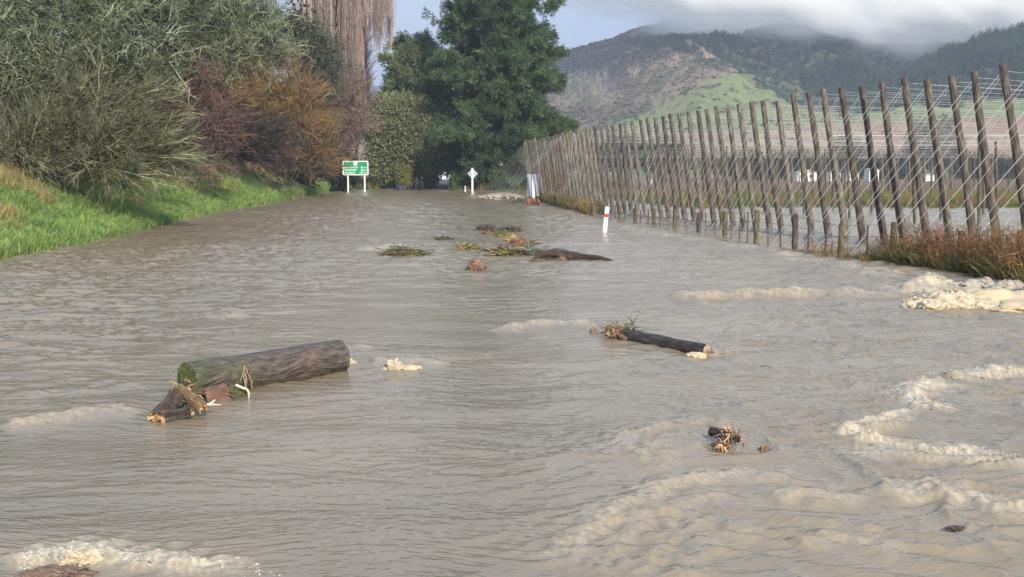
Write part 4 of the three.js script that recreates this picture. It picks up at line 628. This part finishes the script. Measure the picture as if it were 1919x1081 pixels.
{ // second log with its root ball
  const A = W(1170, 636), B = W(1325, 664); A.y = 0.055; B.y = 0.045; const base = A.clone().setY(0), t = thing('dark_log', 'thin black wet log with root ball and sawn right end', 'log', undefined, base), bark = (q) => mix3([0.045, 0.038, 0.036], [0.17, 0.14, 0.12], cloudy(q, 5, 4));
  const [g, c0, c1] = logGeo(A.clone().sub(base), B.clone().sub(base), 0.085, 0.065, 6, bark, { rough: 0.12, n: 50, m: 28, end: [0.5, 0.34, 0.24] }); part(t, 'trunk', g, BARKED); part(t, 'cut_face', c0, WET); part(t, 'cut_face', c1, WET);
  part(t, 'root_ball', mound(12, V(0.13, 0.1, 0.11), [[0.1, 0.06, 0.035], [0.3, 0.2, 0.11]], 0.35, 4), WET).position.set(-0.1, 0.07, -0.08);
  part(t, 'straw', tangle(13, V(0.13, 0.13, 0.1), 160, [[0.3, 0.2, 0.1], [0.18, 0.11, 0.06]], { len: 0.13, rad: 0.0045, up: 1.4 }), WET).position.set(-0.1, 0.06, -0.08);
  part(t, 'green_twigs', tangle(14, V(0.09, 0.12, 0.08), 60, [[0.08, 0.14, 0.03], [0.5, 0.5, 0.22], [0.06, 0.08, 0.03]], { len: 0.17, rad: 0.005, up: 2.2 }), WET).position.set(0.07, 0.07, 0);
  const [g2] = logGeo(V(-0.06, 0.06, 0.06), V(0.02, 0.0, 0.16), 0.03, 0.04, 9, (q) => mix3([0.1, 0.05, 0.035], [0.24, 0.13, 0.09], cloudy(q, 9, 1)), { n: 12, m: 12, rough: 0.3 }); part(t, 'root_stub', g2, WET);
  part(t, 'frayed_fibres', tangle(15, V(0.05, 0.03, 0.04), 24, [[0.2, 0.13, 0.08]], { len: 0.16, rad: 0.004 }), WET).position.copy(B.clone().sub(base).add(V(0.1, -0.03, 0.03)));
  const o = W(1113, 622), k = thing('peat_clod', 'small brown clod in the foam left of the dark log', 'clod', undefined, o); part(k, 'clod', mound(16, V(0.05, 0.055, 0.05), [[0.12, 0.08, 0.045], [0.26, 0.18, 0.1]], 0.3), WET);
}
{ const p = W(1358, 838), t = thing('broken_branch', 'short broken branch with orange torn wood amid ripples', 'branch', undefined, p), bark = (q) => mix3([0.05, 0.04, 0.036], [0.2, 0.15, 0.12], cloudy(q, 9, 4));
  for (const [a, b, ra, rb, s] of [[V(-0.02, 0.03, 0.04), V(0.05, 0.07, -0.1), 0.045, 0.04, 1], [V(0.02, 0.06, -0.06), V(0.12, 0.05, -0.02), 0.03, 0.02, 2], [V(0.03, 0.07, -0.12), V(-0.07, 0.07, -0.2), 0.035, 0.03, 3]]) { const [g, c0, c1] = logGeo(a, b, ra, rb, s, bark, { n: 18, m: 16, rough: 0.35, jag: 0.03, end: [0.55, 0.33, 0.18] }); const m = part(t, 'limb', g, BARKED); part(m, 'broken_end', c0, WET); part(m, 'broken_end', c1, WET); }
  part(t, 'torn_wood', tangle(21, V(0.035, 0.04, 0.02), 50, [[0.25, 0.12, 0.06], [0.62, 0.38, 0.2]], { len: 0.05, rad: 0.008, up: 1.5 }), WET).position.set(-0.03, 0.015, 0.06); part(t, 'torn_wood', mound(22, V(0.04, 0.03, 0.03), [[0.3, 0.16, 0.1], [0.65, 0.45, 0.3]], 0.35, 2.4), WET).position.set(0.04, 0.09, -0.13); part(t, 'splinters', tangle(23, V(0.07, 0.07, 0.07), 40, [[0.5, 0.32, 0.18], [0.08, 0.05, 0.04]], { len: 0.1, rad: 0.004, up: 1.5 }), WET).position.set(0.05, 0.05, -0.04); }
// mats and lumps of debris: [px, py, half width px, height px, sticks, name, category, label, colours, options]
const green = [[0.1, 0.14, 0.03], [0.17, 0.2, 0.05], [0.06, 0.07, 0.025]], brownC = [[0.13, 0.075, 0.045], [0.24, 0.14, 0.085], [0.06, 0.04, 0.03]], darkC = [[0.04, 0.03, 0.026], [0.09, 0.06, 0.045]], rustC = [[0.32, 0.15, 0.07], [0.2, 0.09, 0.05], [0.42, 0.25, 0.13]], strawC = [[0.4, 0.3, 0.15], [0.24, 0.16, 0.08]];
[[758, 478, 42, 14, 420, 'weed_mat', 'weed mat', 'broad green and brown weed mat left of the other debris', [...green, ...brownC], {}],
 [832, 449, 17, 5, 90, 'weed_mat', 'weed mat', 'thin dark weed strip nearly level with the water', [...green, ...darkC], {}],
 [873, 467, 20, 13, 200, 'weed_mat', 'weed mat', 'small rounded green weed mound', [...green, ...strawC], {}],
 [893, 507, 17, 19, 160, 'root_ball', 'root ball', 'brown root ball standing alone nearest the camera', brownC, { solid: 1 }],
 [912, 431, 18, 9, 160, 'bark_mat', 'bark', 'dark bark mat at the far left of the debris', darkC, { solid: 1 }],
 [958, 434, 20, 8, 160, 'bark_mat', 'bark', 'dark flat bark mat behind the green clump', darkC, { solid: 1 }],
 [918, 437, 12, 7, 90, 'bark_mat', 'bark', 'reddish bark scrap beside the green clump', brownC, {}],
 [942, 443, 15, 11, 200, 'weed_mat', 'weed mat', 'bright green clump between the bark mats', [...green, ...green, ...strawC], {}],
 [960, 452, 15, 15, 220, 'straw_clump', 'straw clump', 'tawny straw clump leaning up from the debris', strawC, { up: 2 }],
 [982, 458, 19, 10, 180, 'branch_heap', 'branches', 'orange-brown heap of broken branches right of the straw', [...rustC, ...brownC], { len: 0.5 }],
 [952, 479, 22, 14, 200, 'stick_pile', 'sticks', 'pile of sticks and grass crossing the water', [...brownC, ...green, ...strawC], { len: 0.7, rad: 0.012 }],
 [983, 476, 20, 17, 260, 'conifer_branch', 'branch', 'grey-green conifer branch lying beside the stick pile', [[0.1, 0.16, 0.11], [0.16, 0.22, 0.15], [0.07, 0.1, 0.06]], { up: 1.6, len: 0.4 }],
 [1008, 489, 17, 5, 70, 'bark_mat', 'bark', 'small brown scrap in foam below the long trunk', brownC, {}],
 [1053, 488, 9, 6, 60, 'bark_mat', 'bark', 'tiny dark lump below the long trunk', brownC, { solid: 1 }],
 [998, 384, 13, 12, 120, 'debris_heap', 'debris', 'orange-brown debris heap at the foot of the rectangular sign', rustC, { solid: 1 }],
 [638, 358, 17, 11, 260, 'debris_heap', 'debris', 'dark brown flood wrack at the end of the grass bank', brownC, { solid: 1 }],
 [810, 352, 16, 12, 200, 'debris_heap', 'debris', 'orange-brown debris pile right of the standing people', [...rustC, ...strawC], { solid: 1, up: 1.6 }],
 [1433, 842, 9, 9, 40, 'clod', 'clod', 'little brown clod right of the broken branch', brownC, { solid: 1 }],
 [105, 1079, 66, 14, 160, 'bark_slab', 'bark', 'brown bark slab at the bottom left corner', [[0.1, 0.065, 0.045], [0.22, 0.15, 0.1]], { solid: 1, len: 0.12 }],
 [277, 1062, 12, 9, 40, 'wood_chip', 'wood', 'small dark wood chip near the bottom left foam', [[0.1, 0.06, 0.05], [0.2, 0.13, 0.1]], { solid: 1, len: 0.06 }],
 [1792, 990, 19, 4, 20, 'driftwood_sliver', 'wood', 'dark sliver of wood at lower right', darkC, { solid: 1, len: 0.1 }],
 [1433, 687, 8, 2, 8, 'twig_scrap', 'twig', 'tiny dark twig right of the sawn dark log', darkC, { solid: 1, len: 0.1 }],
].forEach(([px, py, hw, hh, n, name, cat, label, cols, o], k) => {
  const p = W(px, py), s = -p.z / F * 1.03, R = V(hw * s, hh * s * 1.05, Math.max(hw * s * 0.55, hh * s * 0.8)), t = thing(name, label, cat, undefined, p);
  part(t, 'core', mound(60 + k * 3, V(R.x * (o.solid ? 0.95 : 0.85), R.y * (o.solid ? 0.95 : 0.72), R.z * 0.9), cols, 0.4, 4), WET);
  part(t, 'sticks', tangle(80 + k, R, n, cols, { len: (o.len ?? 0.3) * Math.min(1, hw * s * 2.4), rad: (o.rad ?? 0.007) * Math.min(1.4, Math.max(0.35, -p.z / 22)), up: o.up }), WET);
});
{ const A = W(1003, 485), B = W(1085, 486), C = W(1146, 489), t = thing('long_trunk', 'long dark trunk tapering to a thin tail at the right', 'log', undefined, A.clone()), bark = (q) => mix3([0.05, 0.032, 0.026], [0.15, 0.095, 0.07], cloudy(q, 4, 7)), z = V(0, 0, 0);
  const [g, c0] = logGeo(V(0, 0.02, 0), B.clone().sub(A).setY(0.03), 0.17, 0.12, 4, bark, { rough: 0.4, n: 40, m: 24, bend: 0.07 }), [g2, , c2] = logGeo(B.clone().sub(A).setY(0.03), C.clone().sub(A).setY(0.0), 0.1, 0.035, 5, bark, { rough: 0.3, n: 30, m: 18, bend: 0.04 }); part(t, 'trunk', g, BARKED); part(t, 'cut_face', c0, WET); part(t, 'tail', g2, BARKED); }
{ const p = P(750, 352, 133), t = thing('blue_bundle', 'dark blue bundle lying at the edge of the floodwater', 'bundle', undefined, V(p.x, 0.1, p.z)); part(t, 'cover', mound(90, V(0.62, 0.55, 0.45), [[0.02, 0.025, 0.07], [0.03, 0.04, 0.11]], 0.3), vcol(0.6)); part(t, 'fold', mound(91, V(0.3, 0.3, 0.3), [[0.03, 0.035, 0.08], [0.05, 0.06, 0.13]], 0.35), vcol(0.6)).position.set(0.4, 0.1, 0.1); }
// ---------------------------------------------------------------- broken water
{
  const r = mulberry(700), lumps = [1, 2, 3].map((s) => mound(200 + s, V(1, 0.75, 1), [[0.9, 0.9, 0.9], [1.05, 1.05, 1.05]], 0.42, 4)), list = [];
  for (const q of RIDGES) {
    if (q.foam < 0.6) continue;
    let L = 0; for (let k = 1; k < q.pts.length; k++) L += q.pts[k].distanceTo(q.pts[k - 1]);
    const n = Math.round(L / q.w * 42 * q.foam);
    for (let k = 0; k < n; k++) {
      const u = r() * (q.pts.length - 1), i = Math.min(q.pts.length - 2, Math.floor(u)), a = q.pts[i], b = q.pts[i + 1], p = a.clone().lerp(b, u - i), e = (r() + r() + r() - 1.5) * q.w * 0.9; p.x += e * 0.6 + (r() - 0.5) * q.w * 0.5; p.z += e; if (n2(p.x / q.w * 0.7, p.z / q.w * 0.7) + 0.7 * (r() - 0.5) < -0.2 || u < 0.06 || u > q.pts.length - 1.06) continue;
      const [h] = water(p.x, p.z), s = q.w * (0.02 + 0.065 * r() * r()), v = 0.8 + 0.25 * r(); list.push({ p: V(p.x, h - s * 0.3, p.z), dir: V((r() - 0.5) * 0.6, 1, (r() - 0.5) * 0.6).normalize(), spin: r() * 6, sx: s * (1.1 + 1.6 * r()), sy: s * 0.8, sz: s, c: rgb(0.62 * v, 0.57 * v, 0.48 * v) });
    }
  }
  // the boil against the weeds and the splash beside the big log
  for (const [px, py, n, R, H, S] of [[1783, 568, 150, 0.3, 0.26, 0.03], [1830, 572, 160, 0.6, 0.14, 0.028], [1735, 566, 90, 0.4, 0.1, 0.03], [738, 690, 70, 0.1, 0.07, 0.011], [765, 692, 40, 0.12, 0.03, 0.01], [940, 372, 110, 1.1, 0.35, 0.1], [155, 1050, 80, 0.12, 0.05, 0.012]]) {
    const c = W(px, py); for (let k = 0; k < n; k++) { const a = r() * 6.28, q = Math.sqrt(r()), x = c.x + Math.cos(a) * q * R, z = c.z + 0.15 * R + Math.sin(a) * q * R * 0.6, y = H * (1 - q * q) * r(), s = S * (0.4 + 0.9 * r()), v = 0.75 + 0.3 * r(); list.push({ p: V(x, y, z), dir: any(r), spin: r() * 6, s, c: rgb(0.64 * v, 0.55 * v, 0.39 * v) }); }
  }
  const g = new THREE.Group(); add(g, 'foam', 'cream and tan foam on the breaking crests of floodwater', 'foam', undefined, 'stuff');
  const foamMat = new THREE.MeshPhysicalMaterial({ vertexColors: true, roughness: 0.4, ior: 1.34 }), tan = [[0.42, 0.32, 0.2], [0.6, 0.49, 0.33]], cream = [[0.3, 0.26, 0.2], [0.45, 0.38, 0.27], [0.62, 0.54, 0.39]];
  for (const [px, py, R, cols, amp, f, s] of [[1862, 572, V(0.72, 0.25, 0.36), tan, 0.22, 2.6, 1], [1950, 580, V(0.7, 0.16, 0.34), tan, 0.2, 2.4, 2], ...[...Array(22)].map((_, k) => { const a = r(), b = r(), c = 0.06 + 0.1 * r(); return [1715 + 130 * a, 562 + 16 * b, V(c * 1.8, c * (0.5 + 1.2 * (1 - Math.abs(a - 0.55) * 1.5)), c), cream, 0.3, 2.2, 20 + k]; }), [738, 692, V(0.1, 0.1, 0.07), cream, 0.38, 3.4, 6], [768, 692, V(0.13, 0.045, 0.07), tan, 0.25, 3, 7], [940, 374, V(1.3, 0.36, 0.8), cream, 0.5, 5, 8], [158, 1052, V(0.11, 0.055, 0.07), cream, 0.5, 5, 9], [655, 682, V(0.07, 0.05, 0.05), cream, 0.45, 4, 10], [1305, 668, V(0.11, 0.05, 0.06), tan, 0.3, 3, 11]]) part(g, 'foam', mound(300 + s, R, cols, amp, f), foamMat, 'stuff').position.copy(W(px, py));
  const by = lumps.map(() => []); list.forEach((e, k) => by[k % 3].push(e)); by.forEach((l, k) => part(g, 'foam', instanced(lumps[k], foamMat, l), null, 'stuff'));
}
// ---------------------------------------------------------------- across the valley
{
  const hedgeCol = tone([0.07, 0.085, 0.05], [0.15, 0.16, 0.1]), greyCol = tone([0.2, 0.18, 0.15], [0.36, 0.33, 0.28]);
  const hedges = [[1075, 262, 250, 50, 20, 'round tawny willow tree above the far left end of the poles', 1], [1165, 285, 215, 36, 26, 'dark hedge tree behind the far hop poles, left of the brown bank', 0], [1240, 290, 230, 36, 24, 'second dark hedge tree behind the far hop poles', 0], [1315, 300, 240, 40, 20, 'grey-green hedge tree near the middle of the pole line', 1], [1395, 310, 235, 36, 18, 'low dark hedge tree behind the middle of the pole line', 0], [1480, 308, 250, 44, 18, 'dark hedge tree left of the white sheds', 0], [1580, 296, 260, 30, 36, 'dark upright tree above the white sheds', 0], [1660, 312, 250, 46, 16, 'low hedge tree right of the white sheds', 0], [1765, 268, 300, 26, 44, 'tall dark tree on the far bank right of centre', 0], [1725, 265, 310, 16, 38, 'slim dark tree beside the tall one on the far bank', 0], [1850, 312, 255, 50, 16, 'low dark hedge tree behind the rightmost poles', 0], [1945, 310, 260, 50, 18, 'hedge tree at the right edge', 0]];
  hedges.forEach(([px, py, d, rx, ry, label, pale], k) => bushOf(pale ? 'willow_tree' : 'hedge_tree', label, 'tree', 'trees across the valley', d, px, [[px, py, rx, ry, 90], [px - rx * 0.7, py + ry * 0.4, rx * 0.7, ry * 0.7, 50], [px + rx * 0.7, py + ry * 0.35, rx * 0.7, ry * 0.75, 50]], { seed: 600 + k, geos: pale ? TWIG : LEAFY, col: pale ? greyCol : hedgeCol, size: 0.95, rad: 0.2, floor: 0.1, lift: 0.3 }));
  [[1050, 172, 630, 1], [1070, 165, 640, 1], [1092, 160, 645, 1], [1112, 156, 650, 1], [1122, 182, 560, 0], [1130, 160, 655, 1], [1186, 150, 700, 1], [1240, 200, 540, 0]].forEach(([px, py, d, tall], k) => bushOf('bare_tree', ['first', 'second', 'third', 'fourth', 'fifth', 'sixth', 'seventh', 'eighth'][k] + ' from the left of the pale bare trees on the hill foot', 'tree', 'pale bare trees on the hill foot', d, px, tall ? [[px, py, 7, 22, 40]] : [[px, py, 18, 14, 50]], { seed: 640 + k, geos: WISP, col: tone([0.3, 0.27, 0.23], [0.5, 0.46, 0.4]), size: 1.2, rad: 0.2, lift: 1.2, floor: 0.1 }));
  [[1508, 347, 205, 7, 2.6, 3, 'white shed with low gable roof, leftmost behind the poles'], [1560, 350, 200, 4.5, 2.4, 3, 'white shed second from left behind the poles'], [1592, 351, 215, 5.5, 2.2, 3, 'long white shed in the middle of the farm buildings'], [1632, 353, 205, 3.5, 3.4, 3, 'tall white shed right of the long one'], [1738, 351, 210, 3.4, 1.8, 2.5, 'small white shed standing apart at the right'], [1088, 345, 150, 1.4, 1.1, 1, 'small white box hut behind the far poles'], [1140, 347, 145, 1.6, 1.2, 1, 'second small white box hut behind the far poles'], [1215, 350, 150, 1.8, 1.2, 1, 'small white water tank hut near the middle poles']].forEach(([px, py, d, w0, h0, dp, label]) => {
    const w = w0 * 0.55, h = h0 * 0.7, b = P(px, py, d); b.y = ground(b.x, b.z); const t = thing('shed', label, 'shed', 'white sheds beyond the hop garden', b), roof = new THREE.Shape(); part(t, 'wall', new THREE.BoxGeometry(w, h, dp).translate(0, h / 2, 0), mat(0.72, 0.72, 0.7)); roof.moveTo(-w / 2 - 0.15, h); roof.lineTo(0, h + w * 0.13); roof.lineTo(w / 2 + 0.15, h); roof.lineTo(-w / 2 - 0.15, h); part(t, 'roof', new THREE.ExtrudeGeometry(roof, { depth: dp + 0.3, bevelEnabled: false }).translate(0, 0.003, -dp / 2 - 0.15), mat(0.4, 0.4, 0.4)); if (w > 2.8) for (const x of [-0.25, 0.22]) part(t, 'window', new THREE.BoxGeometry(w * 0.2, h * 0.3, 0.06).translate(w * x, h * 0.55, dp / 2 + 0.02), mat(0.05, 0.06, 0.07, 0.2));
  });
  // road end: vehicle
  const b = P(834, 338, 262); b.y = ground(b.x, b.z); const t = thing('white_van', 'white van parked across the road beyond the flood', 'van', undefined, b), body = new THREE.Shape(); [[-2.4, 0.35], [2.4, 0.35], [2.4, 1.0], [1.7, 1.25], [1.2, 2.0], [-2.4, 2.05]].forEach(([x, y], i) => i ? body.lineTo(x, y) : body.moveTo(x, y));
  part(t, 'body', new THREE.ExtrudeGeometry(body, { depth: 1.7, bevelEnabled: true, bevelSize: 0.05, bevelThickness: 0.05 }).translate(0, 0, -0.85), mat(0.78, 0.78, 0.78, 0.35)); for (const x of [-1.5, 1.5]) for (const z of [-0.85, 0.95]) part(t, 'wheel', new THREE.CylinderGeometry(0.36, 0.36, 0.2, 16).rotateX(Math.PI / 2).translate(x, 0.36, z), mat(0.03, 0.03, 0.03)); part(t, 'window', new THREE.BoxGeometry(1.1, 0.55, 0.04).translate(0.45, 1.55, 0.93), mat(0.04, 0.05, 0.06, 0.15));
}
// ---------------------------------------------------------------- low cloud on the hilltop and haze in the valley air
{
  const base = poly([[-300, 140], [40, 142], [90, 122], [120, 112], [150, 107], [190, 102], [240, 98], [300, 92], [420, 96], [800, 120]]), m = new THREE.MeshPhysicalMaterial({ color: rgb(0.95, 0.96, 0.98), vertexColors: true, transparent: true, roughness: 1, transmission: 0.5, thickness: 0, specularIntensity: 0 });
  const t = thing('cloud', 'pale low cloud hiding the top of the hill', 'cloud', undefined, V(0, 0, 0)), gap = 90; t.userData.kind = 'stuff';
  for (let k = 0; k < 3; k++) { // layers through one field of mist
    const z = -665 - k * gap, xs = steps([-360, 760, 14]), ys = steps([70, 330, 7]), p = [], n = [], c = [], idx = [];
    for (const y of ys) for (const x of xs) { const Y = y * (800 / -z), X = x * (800 / -z), f = n3(x * 0.012, y * 0.022, z * 0.012) * 0.6 + n3(x * 0.03, y * 0.05, z * 0.03) * 0.3 + n3(x * 0.08, y * 0.11, z * 0.08) * 0.1, up = (y - base(x) + f * 20 + 3) / 34, dens = 0.034 * smooth(0, 1, up) * smooth(-330, -120, x) * smooth(740, 500, x) * smooth(250, 165, y); p.push(x, y, z + 5 * f); n.push(0, 0.35, 0.94); c.push(1, 1, 1, 1 - Math.exp(-dens * gap)); }
    const w = xs.length; for (let j = 0; j < ys.length - 1; j++) for (let i = 0; i < w - 1; i++) { const a = j * w + i; idx.push(a, a + 1, a + w, a + 1, a + w + 1, a + w); }
    const g = new THREE.BufferGeometry(); g.setAttribute('position', new THREE.Float32BufferAttribute(p, 3)); g.setAttribute('normal', new THREE.Float32BufferAttribute(n, 3)); g.setAttribute('color', new THREE.Float32BufferAttribute(c, 4)); g.setIndex(idx); part(t, 'mist', g, m, 'stuff');
  }
  scene.fog = new THREE.FogExp2(rgb(0.72, 0.82, 1), 0.00045);
}
renderer.render(scene, camera);
